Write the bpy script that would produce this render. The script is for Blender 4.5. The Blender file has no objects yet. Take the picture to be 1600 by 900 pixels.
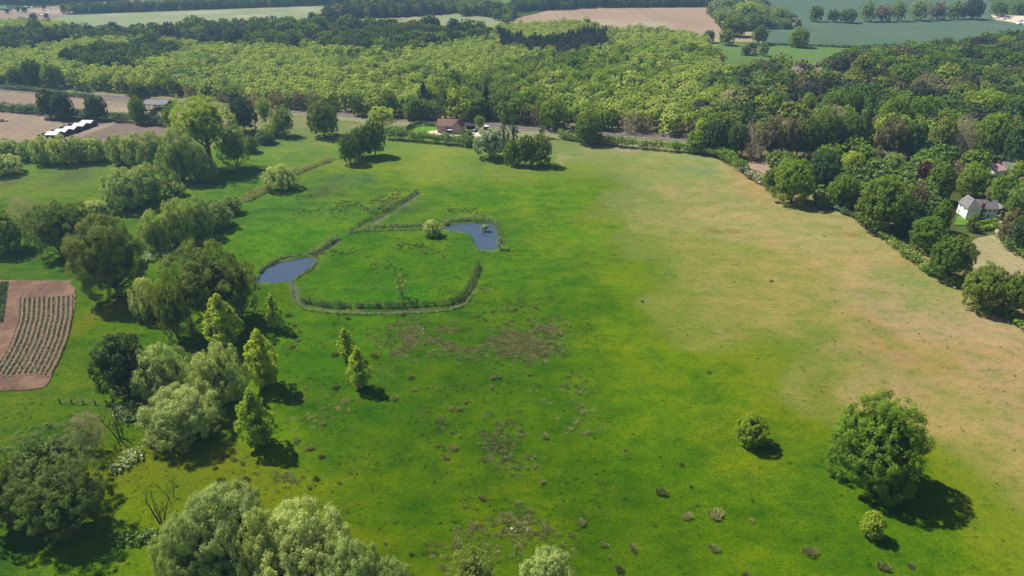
import bpy, bmesh, math, random
import numpy as np
from mathutils import Vector
# ---------------------------------------------------------------- camera
SC = bpy.context.scene
FPX, CAMH, YHOR = 1067.0, 80.0, -110.0
PITCH = math.atan((450 - YHOR) / FPX)
cp, sp = math.cos(PITCH), math.sin(PITCH)
cam_d = bpy.data.cameras.new("camera"); cam = bpy.data.objects.new("camera", cam_d)
SC.collection.objects.link(cam); SC.camera = cam
cam_d.sensor_width = 36; cam_d.lens = 36 * FPX / 1600; cam_d.clip_start = 1; cam_d.clip_end = 9000
cam.location = (0, 0, CAMH); cam.rotation_euler = (math.pi / 2 - PITCH, 0, 0)
# ---------------------------------------------------------------- world, sun, exposure
SUN_EL, SUN_AZ = math.radians(53), math.radians(-57)          # azimuth from +Y towards +X
wd = bpy.data.worlds.new("World"); SC.world = wd; wd.use_nodes = True
nt = wd.node_tree; bg = nt.nodes["Background"]; sky = nt.nodes.new("ShaderNodeTexSky")
sky.sky_type = 'NISHITA'; sky.sun_disc = False; sky.sun_elevation = SUN_EL; sky.sun_rotation = SUN_AZ
sky.altitude = 80; sky.air_density = 1.0; sky.dust_density = 0.6; sky.ozone_density = 1.0
nt.links.new(sky.outputs[0], bg.inputs[0]); bg.inputs[1].default_value = 0.05
sl = bpy.data.lights.new("sun", 'SUN'); sl.energy = 5.0; sl.angle = math.radians(0.5); sl.color = (1, 0.95, 0.87)
so = bpy.data.objects.new("sun", sl); SC.collection.objects.link(so)
sdir = Vector((math.sin(SUN_AZ) * math.cos(SUN_EL), math.cos(SUN_AZ) * math.cos(SUN_EL), math.sin(SUN_EL)))
so.rotation_euler = sdir.to_track_quat('Z', 'Y').to_euler(); so.location = (0, 0, 300)
vs = SC.view_settings; vs.view_transform = 'Standard'; vs.look = 'None'; vs.gamma = 1; vs.use_curve_mapping = False
vs.exposure = 0.70
HAZE = 0.0002
KALB = 0.52                                                    # observed sunlit colour -> albedo
# ---------------------------------------------------------------- helpers
def P(px, py, z=0.0):
    dx, dy = (px - 800) / FPX, (py - 450) / FPX
    d = (dx, cp - dy * sp, -sp - dy * cp)
    t = (z - CAMH) / d[2]
    return (d[0] * t, d[1] * t)
def proj(x, y, z):
    zz = z - CAMH
    dep = y * cp - zz * sp; up = y * sp + zz * cp
    return 800 + FPX * x / dep, 450 - FPX * up / dep, dep
def lin(c):
    return tuple(((v / 255) / 12.92 if v <= 10 else (((v / 255) + 0.055) / 1.055) ** 2.4) for v in c)
def alb(c):
    return tuple(v * KALB for v in lin(c))
COL = SC.collection
def link(o, parent=None):
    COL.objects.link(o)
    if parent is not None: o.parent = parent
    return o
def tag(o, label=None, cat=None, group=None, kind=None):
    if label: o["label"] = label
    if cat: o["category"] = cat
    if group: o["group"] = group
    if kind: o["kind"] = kind
    return o
def empty(name, loc, rz=0, **k):
    o = bpy.data.objects.new(name, None); o.empty_display_size = 1
    o.location = loc; o.rotation_euler = (0, 0, rz); link(o); return tag(o, **k)
def np_mesh(name, V, quads=None, tris=None, mats=(), attrs=None, midx=None, smooth=False):
    me = bpy.data.meshes.new(name)
    V = np.asarray(V, dtype=np.float32)
    nq = 0 if quads is None else len(quads); ntr = 0 if tris is None else len(tris)
    me.vertices.add(len(V)); me.vertices.foreach_set("co", V.ravel())
    loops = []; 
    if nq: loops.append(np.asarray(quads, dtype=np.int32).ravel())
    if ntr: loops.append(np.asarray(tris, dtype=np.int32).ravel())
    L = np.concatenate(loops)
    me.loops.add(len(L)); me.loops.foreach_set("vertex_index", L)
    st = np.concatenate([np.arange(nq) * 4, nq * 4 + np.arange(ntr) * 3]).astype(np.int32)
    me.polygons.add(nq + ntr); me.polygons.foreach_set("loop_start", st)
    for m in mats: me.materials.append(m)
    if midx is not None: me.polygons.foreach_set("material_index", np.asarray(midx, dtype=np.int32))
    me.polygons.foreach_set("use_smooth", np.full(nq + ntr, smooth))
    me.update(calc_edges=True)
    for k, (typ, arr) in (attrs or {}).items():
        a = me.attributes.new(k, typ, 'POINT')
        arr = np.asarray(arr, dtype=np.float32).ravel()
        a.data.foreach_set("color" if typ == 'FLOAT_COLOR' else ("vector" if typ == 'FLOAT_VECTOR' else "value"), arr)
    me.validate(); return me
def tube(pts, rad, ns=6):
    """open tapered tube -> V, quads"""
    pts = [Vector(p) for p in pts]; V = []; Q = []
    up = Vector((0.13, 0.31, 1)).normalized(); n = len(pts)
    for i, p in enumerate(pts):
        d = (pts[min(i + 1, n - 1)] - pts[max(i - 1, 0)]).normalized()
        a = d.cross(up)
        a = a.normalized() if a.length > 1e-3 else Vector((1, 0, 0))
        b = d.cross(a)
        for k in range(ns):
            t = 2 * math.pi * k / ns
            q = p + (a * math.cos(t) + b * math.sin(t)) * rad[i]
            V.append((q.x, q.y, q.z))
    for i in range(n - 1):
        for k in range(ns):
            k2 = (k + 1) % ns
            Q.append((i * ns + k, i * ns + k2, (i + 1) * ns + k2, (i + 1) * ns + k))
    return V, Q
class MB:
    def __init__(s): s.V = []; s.F = []
    def add(s, V, F):
        b = len(s.V); s.V += [tuple(v) for v in V]; s.F += [tuple(i + b for i in f) for f in F]
    def box(s, x0, x1, y0, y1, z0, z1):
        s.add([(x0,y0,z0),(x1,y0,z0),(x1,y1,z0),(x0,y1,z0),(x0,y0,z1),(x1,y0,z1),(x1,y1,z1),(x0,y1,z1)],
              [(0,3,2,1),(4,5,6,7),(0,1,5,4),(1,2,6,5),(2,3,7,6),(3,0,4,7)])
    def tube(s, pts, rad, ns=6): s.add(*tube(pts, rad, ns))
    def build(s, name, mat, parent=None, smooth=False):
        me = bpy.data.meshes.new(name); me.from_pydata(s.V, [], s.F); me.update()
        if mat: me.materials.append(mat)
        if smooth: me.polygons.foreach_set("use_smooth", [True] * len(me.polygons))
        o = bpy.data.objects.new(name, me); return link(o, parent)
# value noise in numpy
def vnoise(x, y, scale, seed):
    r = np.random.RandomState(seed).rand(257, 257)
    u, v = np.asarray(x) / scale + 1000.3, np.asarray(y) / scale + 1000.7
    i, j = np.floor(u).astype(int), np.floor(v).astype(int); fu, fv = u - i, v - j
    fu = fu * fu * (3 - 2 * fu); fv = fv * fv * (3 - 2 * fv); i &= 255; j &= 255
    return (r[i, j] * (1 - fu) + r[i + 1, j] * fu) * (1 - fv) + (r[i, j + 1] * (1 - fu) + r[i + 1, j + 1] * fu) * fv
def fbm(x, y, scale, seed, o=4):
    s = 0; a = 1; t = 0
    for k in range(o):
        s = s + a * vnoise(x, y, scale / 2 ** k, seed + k); t += a; a *= 0.55
    return s / t
def inpoly(x, y, poly):
    x = np.asarray(x, float); y = np.asarray(y, float); ins = np.zeros(x.shape, bool); n = len(poly)
    for i in range(n):
        x1, y1 = poly[i]; x2, y2 = poly[(i + 1) % n]
        c = (y1 > y) != (y2 > y)
        with np.errstate(divide='ignore', invalid='ignore'):
            xi = (x2 - x1) * (y - y1) / (y2 - y1 if y2 != y1 else 1e-9) + x1
        ins ^= c & (x < xi)
    return ins
def pdist(x, y, pts, closed=False):
    d = np.full(np.shape(x), 1e9); n = len(pts)
    for i in range(n if closed else n - 1):
        ax, ay = pts[i]; bx, by = pts[(i + 1) % n]; vx, vy = bx - ax, by - ay; L = vx * vx + vy * vy + 1e-9
        t = np.clip(((x - ax) * vx + (y - ay) * vy) / L, 0, 1)
        d = np.minimum(d, np.hypot(x - ax - t * vx, y - ay - t * vy))
    return d
def W(pts): return [P(*p) for p in pts]
# ---------------------------------------------------------------- materials
def new_mat(name):
    m = bpy.data.materials.new(name); m.use_nodes = True; t = m.node_tree
    for n in list(t.nodes): t.nodes.remove(n)
    out = t.nodes.new("ShaderNodeOutputMaterial"); return m, t, out
def N(t, typ, ins=None, **props):
    n = t.nodes.new(typ)
    for k, v in props.items(): setattr(n, k, v)
    for k, v in (ins or {}).items():
        s = n.inputs[k]
        if isinstance(v, bpy.types.NodeSocket): t.links.new(v, s)
        else: s.default_value = v
    return n
def c4(c): return (c[0], c[1], c[2], 1)
def mixc(t, a, b, fac, mode='MIX'):
    n = N(t, "ShaderNodeMix", data_type='RGBA', blend_type=mode)
    for i, v in ((0, fac), (6, a), (7, b)):
        s = n.inputs[i]
        if isinstance(v, bpy.types.NodeSocket): t.links.new(v, s)
        else: s.default_value = c4(v) if (i > 0 and len(v) == 3) else v
    return n.outputs[2]
def mrange(t, v, a, b, c=0.0, d=1.0):
    n = N(t, "ShaderNodeMapRange", {0: v, 1: a, 2: b, 3: c, 4: d}); return n.outputs[0]
def noise(t, scale, detail=3, vec=None, rough=0.55):
    n = N(t, "ShaderNodeTexNoise", {"Scale": scale, "Detail": detail, "Roughness": rough})
    if vec is not None: t.links.new(vec, n.inputs["Vector"])
    return n.outputs[0]
def geo_pos(t): return N(t, "ShaderNodeNewGeometry").outputs["Position"]
def leaf_mat(name, col, warm=0.5, transl=0.28, var=0.35, second=None, gloss=0.015):
    m, t, out = new_mat(name)
    at = N(t, "ShaderNodeAttribute", attribute_name="tint").outputs["Fac"]
    oi = N(t, "ShaderNodeObjectInfo")
    dark = tuple(v * (1 - var) for v in col)
    hi = (col[0] * (1 + var) * (1 + 0.25 * warm), col[1] * (1 + var), col[2] * (1 + var * 0.4))
    c = mixc(t, dark, hi, at)
    if second is not None:
        f = mrange(t, at, 0.62, 0.66)
        c = mixc(t, c, second, f)
    c = N(t, "ShaderNodeHueSaturation", {"Hue": mrange(t, oi.outputs["Random"], 0, 1, 0.488, 0.512), "Saturation": 1.0,
          "Value": mrange(t, oi.outputs["Random"], 0, 1, 1.16, 0.84), "Color": c}).outputs[0]
    d = N(t, "ShaderNodeBsdfDiffuse", {"Color": c})
    tc = mixc(t, c, (1.25, 1.15, 0.5), 1.0, 'MULTIPLY')
    tr = N(t, "ShaderNodeBsdfTranslucent", {"Color": tc})
    mx = N(t, "ShaderNodeMixShader", {0: transl, 1: d.outputs[0], 2: tr.outputs[0]})
    gl = N(t, "ShaderNodeBsdfGlossy", {"Color": (1, 1, 1, 1), "Roughness": 0.55})
    mx2 = N(t, "ShaderNodeMixShader", {0: gloss, 1: mx.outputs[0], 2: gl.outputs[0]})
    t.links.new(mx2.outputs[0], out.inputs[0]); return m
def simple_mat(name, col, rough=0.85, nscale=3.0, nvar=0.25, spec=0.2, metal=0.0, bump=0.0, nscale2=None, col2=None):
    m, t, out = new_mat(name); p = geo_pos(t)
    n1 = noise(t, nscale, 4, p)
    c = mixc(t, tuple(v * (1 - nvar) for v in col), tuple(min(1, v * (1 + nvar)) for v in col), mrange(t, n1, 0.3, 0.7))
    if col2 is not None:
        c = mixc(t, c, col2, mrange(t, noise(t, nscale2 or nscale * 0.2, 3, p), 0.45, 0.62))
    b = N(t, "ShaderNodeBsdfPrincipled", {"Base Color": c, "Roughness": rough, "Metallic": metal})
    b.inputs["Specular IOR Level"].default_value = spec
    if bump:
        bn = N(t, "ShaderNodeBump", {"Strength": bump, "Distance": 0.1, "Height": n1}); t.links.new(bn.outputs[0], b.inputs["Normal"])
    t.links.new(b.outputs[0], out.inputs[0]); return m
M = {}
M['bark'] = simple_mat('bark', (0.10, 0.085, 0.065), 0.95, 4, 0.4)
M['pale_bark'] = simple_mat('pale_bark', (0.26, 0.24, 0.20), 0.95, 4, 0.35)
# ---------------------------------------------------------------- tree kinds
# env, R, H, zc, nclump, (rmin,rmax), zflat, spray, updir, leaf aspect, cover, core, material, multi-stem
LC = {'oak': (.130, .212, .012), 'fresh': (.165, .285, .012), 'dark': (.066, .122, .016), 'teal': (.098, .190, .040),
      'willow': (.34, .46, .15), 'sallow': (.27, .39, .11), 'poplar': (.36, .51, .035), 'alder': (.165, .245, .036), 'ash': (.24, .35, .065),
      'lime': (.29, .43, .03), 'conifer': (.040, .066, .040), 'pine': (.062, .082, .046), 'grey': (.37, .33, .25),
      'brown': (.225, .22, .11), 'copper': (.13, .045, .045), 'silver': (.33, .45, .29), 'yellow': (.28, .41, .025),
      'olive': (.22, .29, .045), 'birch': (.42, .56, .12), 'column': (.10, .185, .028), 'bushy': (.150, .250, .045)}
for k, c in LC.items():
    M['leaf_' + k] = leaf_mat('leaf_' + k, c, transl=0.22 if k in ('conifer', 'pine', 'dark', 'oak') else (0.42 if k in ('birch', 'lime', 'poplar') else 0.34))
M['leaf_blossom'] = leaf_mat('leaf_blossom', (0.16, 0.22, 0.09), second=(0.75, 0.74, 0.62))
def kd(env='dome', R=7, H=13, zc=0.5, nc=70, rr=(0.15, 0.28), zf=0.85, spray=0, up=0.6, asp=1.4, cov=3.4, core=1, mat='oak', stems=1, bark='bark', sub=11, irr=0.09):
    return dict(env=env, R=R, H=H, zc=zc, nc=nc, rr=rr, zf=zf, spray=spray, up=up, asp=asp, cov=cov, core=core, mat='leaf_' + mat, stems=stems, bark=bark, sub=sub, irr=irr)
KINDS = {
 'oak': kd(), 'fresh': kd(mat='fresh'), 'dark': kd(mat='dark'), 'teal': kd(mat='teal'), 'yellow': kd(mat='yellow'), 'olive': kd(mat='olive', nc=50, rr=(.2, .3)),
 'copper': kd(mat='copper'), 'brown': kd(mat='brown', cov=2.2, nc=40), 'silver': kd(mat='silver', nc=40),
 'pine': kd(mat='pine', zf=0.5, nc=50, rr=(.22, .34), asp=2.5), 'bushy': kd(mat='bushy', R=3, H=4, zc=0.4, stems=4),
 'blossom': kd(mat='blossom', R=3, H=4.5, zc=0.4, stems=3), 'lime': kd(mat='lime', R=8, H=20, zc=0.62, nc=60, rr=(.18, .28), cov=1.9, sub=10, irr=.2),
 'willow': kd(mat='willow', R=6, H=9, zc=0.42, nc=42, rr=(.2, .34), spray=1.0, up=0.9, asp=3.2, stems=6, irr=.14),
 'sallow': kd(mat='sallow', R=6, H=9, zc=0.42, nc=42, rr=(.2, .34), spray=1.0, up=0.8, asp=2.8, stems=6, irr=.15),
 'poplar': kd(env='cone', mat='poplar', R=3, H=12, nc=95, rr=(.13, .24), spray=1.5, up=1.7, asp=1.7, cov=2.3),
 'alder': kd(mat='alder', R=7, H=12, zc=0.5, nc=60, rr=(.13, .26), spray=0.7, up=0.3, cov=1.9, asp=1.8, stems=3, irr=.22),
 'ash': kd(mat='ash', R=6, H=11, nc=50, rr=(.15, .28), cov=1.9, spray=.6, up=.6, asp=2, stems=2, irr=.2),
 'birch': kd(mat='birch', R=3, H=10, zc=0.55, nc=22, rr=(.25, .42), spray=1.0, up=0.5, cov=2.2, asp=1.8, bark='pale_bark'),
 'conifer': kd(env='fir', mat='conifer', R=3.4, H=14, nc=70, rr=(.16, .3), zf=.6, spray=1.0, up=-.25, asp=3, cov=3),
 'column': kd(env='col', mat='column', R=2.4, H=15, nc=50, rr=(.3, .5), spray=1.0, up=1.6, asp=1.5, cov=2.8),
 'grey': kd(mat='grey', R=6, H=11, nc=50, rr=(.15, .3), cov=0.75, core=0, spray=1.6, up=.7, asp=7, stems=2, bark='pale_bark', irr=.15),
 'browntwig': kd(mat='brown', R=6, H=11, nc=46, rr=(.18, .3), cov=1.2, core=0, spray=1.3, up=.6, asp=4, stems=3, irr=.15),
 'young': kd(mat='willow', R=2, H=5, nc=24, rr=(.2, .35), cov=2.0, core=0, spray=1.3, up=1.0, asp=3, stems=1),
}
def unit(a): return a / (np.linalg.norm(a, axis=1, keepdims=True) + 1e-9)
def spread(rng, n, zmin=-0.7, cand=12):
    pts = []
    for _ in range(n):
        c = unit(rng.randn(cand, 3)); c = c[c[:, 2] > zmin]
        if len(c) == 0: continue
        if pts:
            d = np.min(np.linalg.norm(c[:, None] - np.array(pts)[None], axis=2), axis=1); pts.append(c[np.argmax(d)])
        else: pts.append(c[0])
    return np.array(pts)
def crown_data(kind, seed, NL):
    K = KINDS[kind]; rng = np.random.RandomState(seed * 131 + sum(map(ord, kind))); R, H = K['R'], K['H']; env = K['env']
    nc = max(8, int(K['nc'] * (1.0 if NL > 5000 else 0.75 if NL > 1500 else 0.5)))
    if env == 'dome':
        d = spread(rng, nc, -0.8); a = 0.74 * (1 + K['irr'] * rng.randn(len(d)) * 0.6)
        ph = rng.rand(4) * 6.28
        az = np.arctan2(d[:, 1], d[:, 0])
        lob = 1 + K['irr'] * (np.sin(2 * az + ph[0]) * .5 + np.sin(3 * az + ph[1]) * .4) * (1 - np.abs(d[:, 2])) + K['irr'] * .5 * np.sin(4 * d[:, 2] + ph[2])
        a = np.clip(a * lob, .4, .98); zc = H * K['zc']; Hz = H - zc
        hz = np.hypot(d[:, 0], d[:, 1]) + 1e-6; fullr = np.where(d[:, 2] < 0, 1 - .34 * d[:, 2] ** 2, hz); dx_, dy_ = d[:, 0] / hz * fullr, d[:, 1] / hz * fullr
        zz = d[:, 2] * np.clip(a * 1.25, 0, 1); lowf = np.where(zz < 0, min(1.0, (zc - 0.04 * H) / Hz), 1.0)
        C = np.stack([dx_ * R * a, dy_ * R * a, zc + np.where(zz > 0, d[:, 2] * a, zz) * Hz * lowf], 1)
        ni = nc // 4; di = unit(rng.randn(ni, 3)) * 0.4; C = np.concatenate([C, np.stack([di[:, 0] * R, di[:, 1] * R, zc + di[:, 2] * Hz * .8], 1)])
        out = unit(C - np.array([0, 0, zc * .75])); area = 4 * math.pi * R * (R + Hz) / 2 * .9
    else:
        t = (np.arange(nc) + rng.rand(nc)) / nc
        if env == 'cone': prof = np.where(t < .28, .55 + .45 * t / .28, np.clip((1 - t) / .72, 0, 1) ** .75)
        elif env == 'fir': prof = np.clip(1 - t, 0, 1) ** .9
        else: prof = np.where(t < .15, .6 + .4 * t / .15, np.clip((1 - t) / .85, 0, 1) ** .42)
        az = np.arange(nc) * 2.4 + rng.rand(nc); rad = R * prof * (.62 + .25 * rng.rand(nc))
        z0 = .06 if env != 'cone' else .09
        C = np.stack([np.cos(az) * rad, np.sin(az) * rad, H * (z0 + (.93 - z0) * t)], 1)
        out = unit(np.stack([np.cos(az), np.sin(az), .3 + t], 1)); area = 2 * math.pi * R * H * .62; zc = H * .5; Hz = H * .5
    rc = R * rng.uniform(K['rr'][0], K['rr'][1], len(C))
    if env in ('cone', 'fir', 'col'): rc = rc * (0.45 + 0.75 * np.clip(np.hypot(C[:, 0], C[:, 1]) / R / .7, 0, 1))
    ns = K['sub'] if NL > 2500 else 5
    # sub clumps
    sd = unit(rng.randn(len(C) * ns, 3) + np.repeat(out, ns, 0) * 0.9)
    SCn = np.repeat(C, ns, 0) + sd * np.repeat(rc, ns)[:, None] * np.array([.82, .82, .82 * K['zf']]); rs = np.repeat(rc, ns) * rng.uniform(.26, .42, len(SCn))
    ctint = np.repeat(rng.rand(len(C)), ns) * .45 + rng.rand(len(SCn)) * .3
    pr = rs ** 2; pr /= pr.sum()
    idx = rng.choice(len(SCn), NL, p=pr)
    s = math.sqrt(K['cov'] * area / NL / (0.5 * K['asp'])) * .72       # leaf width
    so_ = np.repeat(out, ns, 0)[idx]
    d2 = unit(rng.randn(NL, 3) + so_ * .35)
    pos = SCn[idx] + d2 * (rs[idx] * rng.uniform(.45, 1.08, NL))[:, None]
    n = unit(.7 * d2 + .3 * so_ + .34 * rng.randn(NL, 3) + np.array([0, 0, .35]))
    u = unit(np.cross(n, rng.randn(NL, 3)))
    if K['spray']:
        dirv = unit(so_ * .55 + np.array([0, 0, K['up']]) + rng.randn(NL, 3) * .28)
        pos = SCn[idx] + d2 * (rs[idx] * .7)[:, None] + dirv * (rng.rand(NL) * rs[idx] * K['spray'])[:, None]
        u = unit(dirv - n * np.sum(dirv * n, 1, keepdims=True))
    v = np.cross(n, u)
    w = s * rng.uniform(.65, 1.25, NL); l = w * K['asp']
    tint = np.clip(ctint[idx] + .25 * rng.rand(NL), 0, 1)
    if K['core']:
        nk = int(NL * .07) + 24
        q = unit(rng.randn(nk, 3)) * (rng.rand(nk, 1) ** .4) * .62
        if env == 'dome': pk = np.stack([q[:, 0] * R, q[:, 1] * R, zc + q[:, 2] * Hz], 1)
        else:
            tt = rng.rand(nk) ** 1.3 * .85; pf = np.clip(1 - tt, 0, 1) ** .7
            pk = np.stack([q[:, 0] * R * pf, q[:, 1] * R * pf, H * (.08 + tt * .9)], 1)
        nn = unit(rng.randn(nk, 3)); uu = unit(np.cross(nn, rng.randn(nk, 3)))
        wk = np.full(nk, min(R * .3, s * 5)); pos = np.concatenate([pos, pk]); n = np.concatenate([n, nn]); u = np.concatenate([u, uu]); v = np.concatenate([v, np.cross(nn, uu)])
        w = np.concatenate([w, wk]); l = np.concatenate([l, wk * 1.2]); tint = np.concatenate([tint, rng.rand(nk) * .4])
    keep = pos[:, 2] > 0.02 * H; pos, n, u, v, w, l, tint = [a[keep] for a in (pos, n, u, v, w, l, tint)]
    nlf = len(pos) ; fr = np.percentile(np.hypot(pos[:, 0], pos[:, 1]), 99.6) / R; fz = np.percentile(pos[:, 2], 99.7) / H
    sv = np.array([1 / fr, 1 / fr, 1 / fz]); pos = pos * sv; C = C * sv; w = w / fr; l = l / fr
    w = w[:, None] * .5; l = l[:, None] * .5; b = n * w * .35
    V = np.stack([pos - u * l - b, pos + v * w, pos + u * l - b, pos - v * w], 1).reshape(-1, 3)
    return V, np.arange(len(V)).reshape(-1, 4), np.repeat(tint, 4), C
def trunk_data(kind, seed, C, nl):
    K = KINDS[kind]; rng = random.Random(seed * 7 + len(kind)); R, H = K['R'], K['H']; V = []; Q = []
    def add(pts, rad, ns):
        v, q = tube(pts, rad, ns); b = len(V); V.extend(v); Q.extend([tuple(i + b for i in f) for f in q])
    ns = 8 if nl > 5 else 5
    tr = max(.09, H * .022) * (1.3 if K['stems'] == 1 else .75)
    top = H * (.9 if K['env'] != 'dome' else .62)
    for s in range(K['stems']):
        if K['stems'] == 1: tip = (rng.uniform(-.05, .05) * R, rng.uniform(-.05, .05) * R, top); b0 = (0, 0)
        else:
            a = 6.28 * s / K['stems'] + rng.random(); tip = (math.cos(a) * R * .42, math.sin(a) * R * .42, H * .66); b0 = (math.cos(a) * R * .04, math.sin(a) * R * .04)
        pts = []; rad = []
        for i in range(6):
            t = i / 5; e = t ** 1.3
            pts.append((b0[0] + (tip[0] - b0[0]) * e + rng.uniform(-.02, .02) * R * (i > 0), b0[1] + (tip[1] - b0[1]) * e + rng.uniform(-.02, .02) * R * (i > 0), -.3 + (tip[2] + .3) * t))
            rad.append(tr * (1.25 if i == 0 else 1) * (1 - .8 * t) + .01)
        add(pts, rad, ns)
    Cs = list(range(len(C))); rng.shuffle(Cs)
    for i in Cs[:nl]:
        c = C[i]; z0 = min(top * .8, max(.12 * H, c[2] - (.25 + .2 * rng.random()) * H)) if K['env'] != 'cone' else max(.05 * H, c[2] - .12 * H)
        p0 = Vector((0, 0, z0)); p2 = Vector(c)
        if K['stems'] > 1: p0 = Vector((c[0] * .3, c[1] * .3, max(.1, z0 * .6)))
        p1 = (p0 + p2) / 2 + Vector((c[0] * .08, c[1] * .08, -.03 * H if K['env'] == 'dome' else .02 * H))
        r0 = tr * (.5 if K['env'] == 'dome' else .25)
        add([p0, p0.lerp(p1, .6), p1.lerp(p2, .5), p2], [r0, r0 * .75, r0 * .45, r0 * .15], 5 if nl > 9 else 4)
    return np.array(V), np.array(Q)
CACHE = {}
TIER = {'h': 56000, 'g': 22000, 'm': 6000, 'l': 2200, 's': 900}
NVAR = {'h': 2, 'g': 2, 'm': 3, 'l': 3, 's': 3}
def proto(kind, tier, var):
    key = (kind, tier, var)
    if key not in CACHE:
        K = KINDS[kind]; NL = TIER[tier]
        if K['cov'] < 1.3: NL = int(NL * .55)
        V, Q, tint, C = crown_data(kind, 11 + var, NL)
        cm = np_mesh('crown', V, quads=Q, mats=[M[K['mat']]], attrs={'tint': ('FLOAT', tint)})
        nl = {'h': 22, 'g': 16, 'm': 12, 'l': 6, 's': 3}[tier]
        if not K['core']: nl = int(nl * 2.2)
        TV, TQ = trunk_data(kind, 5 + var, C, nl)
        tm = np_mesh('trunk', TV, quads=TQ, mats=[M[K['bark']]], smooth=True)
        CACHE[key] = (cm, tm)
    return CACHE[key]
KB = {'poplar': .25, 'column': .4, 'conifer': .5, 'lime': .15}
NAMES = {'oak': 'oak_tree', 'fresh': 'oak_tree', 'dark': 'oak_tree', 'teal': 'broadleaf_tree', 'yellow': 'maple_tree', 'olive': 'broadleaf_tree', 'copper': 'copper_beech',
         'brown': 'budding_tree', 'silver': 'whitebeam_tree', 'pine': 'pine_tree', 'bushy': 'bush', 'blossom': 'hawthorn_bush', 'lime': 'poplar_tree', 'willow': 'willow_tree',
         'sallow': 'willow_tree', 'poplar': 'young_poplar', 'alder': 'alder_tree', 'ash': 'ash_tree', 'birch': 'birch_tree', 'conifer': 'fir_tree', 'column': 'columnar_tree',
         'grey': 'bare_tree', 'browntwig': 'budding_tree', 'young': 'young_tree'}
TREES = []
trng = random.Random(4)
def place_tree(kind, cx, top, bot, hw, label, group=None, name=None, cat=None):
    # ellipsoid fit: crown half width hw px, visible top and bottom rows -> place, radius and height of the tree
    slim = kind in ('poplar', 'column', 'conifer', 'young'); cyc = (top + bot) / 2; hv = (bot - top) / 2; half = 3.0
    for _it in range(12):
        x, y = P(cx, cyc, half * (.9 if slim else 1)); _, _, dep = proj(x, y, half)
        th = math.atan2(CAMH - half, math.hypot(x, y)); r = hw * dep / FPX
        hvm = hv * dep / FPX; rr_ = r * (.35 if slim else .92) * math.sin(th)
        nh = math.sqrt(max(hvm ** 2 - rr_ ** 2, (.36 * r) ** 2 * math.cos(th) ** 2)) / math.cos(th)
        half = half * .4 + nh * .6
    h = 2 * half; r *= {'poplar': 1.12, 'lime': 1.2, 'willow': 1.06, 'sallow': 1.08, 'alder': 1.04, 'conifer': 1.15}.get(kind, .96)
    K = KINDS[kind]; tier = 'h' if hw >= 50 else 'g' if hw >= 25 else 'm' if hw > 14 else 'l' if hw > 7 else 's'
    cm, tm = proto(kind, tier, trng.randrange(NVAR[tier]))
    root = empty(name or NAMES[kind], (x, y, 0), trng.random() * 6.28)
    root.scale = (r / K['R'] * 1.0, r / K['R'] * 1.0, h / K['H'])
    tag(root, label, cat or ('bush' if (name or NAMES[kind]).endswith('bush') else 'tree'), group)
    for nm, me in (('trunk', tm), ('crown', cm)):
        link(bpy.data.objects.new(nm, me), root)
    TREES.append((x, y, r)); return root
# ---------------------------------------------------------------- ground: one sheet with ponds and ditches cut into it
POND1 = W([(400,440),(402,431),(415,419),(438,408),(486,400),(494,405),(491,415),(480,422),(455,436),(430,440)])
POND2 = W([(690,357),(700,351),(718,348),(769,347),(774,356),(777,368),(781,384),(772,389),(749,389),(742,376),(736,364),(720,360)])
DITCH = [(W([(655,301),(640,312),(618,327),(597,339),(575,352),(562,359)]), .3), (W([(562,359),(600,357),(640,356),(692,355)]), 0.1),
         (W([(562,359),(548,363)]), .3), (W([(531,374),(515,384),(492,398)]), .35), (W([(452,436),(460,452),(464,468),(478,479),(510,484),(560,486),(610,486),(660,484),(700,481),(722,474),(735,455),(742,438),(747,417)]), .12),
         (W([(378,312),(400,300),(432,288)]), .2), (W([(462,272),(490,261),(518,250)]), .2)]
xs = np.concatenate([np.arange(-1400, -320, 24), np.arange(-320, -76, 2.2), np.arange(-76, 12, .6), np.arange(12, 170, 1.5), np.arange(170, 420, 5), np.arange(420, 1500, 24)])
ys = np.concatenate([np.arange(-120, 60, 15), np.arange(60, 132, 1.0), np.arange(132, 228, .6), np.arange(228, 420, 2.4), np.arange(420, 1100, 12), np.arange(1100, 2600, 60)])
GX, GY = np.meshgrid(xs, ys); gx, gy = GX.ravel(), GY.ravel()
wobx = (fbm(gx, gy, 6, 3, 3) - .5) * 1.6; woby = (fbm(gx, gy, 6, 9, 3) - .5) * 1.6
dep_ = np.zeros_like(gx); bank = np.zeros_like(gx)
near = (gx > -90) & (gx < 20) & (gy > 120) & (gy < 290)
nx, ny = gx[near] + wobx[near] * .6, gy[near] + woby[near] * .6
dn = np.zeros(nx.shape); bk = np.zeros(nx.shape)
for poly in (POND1, POND2):
    ins = inpoly(nx, ny, poly); d = pdist(nx, ny, poly, True); s = np.where(ins, d, -d)
    dn = np.maximum(dn, np.clip((s + .5) / 1.1, 0, 1) * 1.0); bk = np.maximum(bk, np.exp(-((s + .6) / .9) ** 2))
for pl, w in DITCH:
    d = pdist(nx, ny, pl); dn = np.maximum(dn, np.clip((w + .7 - d) / .7, 0, 1) * (.30 + .30 * np.clip(np.clip(fbm(nx, ny, 9, 19, 2) * 4 - 1.7, 0, 1) + (nx < -50), 0, 1))); bk = np.maximum(bk, np.exp(-((d - w - .3) / .8) ** 2) * .8)
dep_[near] = dn; bank[near] = bk
gz = (fbm(gx, gy, 14, 21, 4) - .5) * .22 * np.clip((gy - 60) / 40, 0, 1) * (gy < 430) - .05 - dep_
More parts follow.
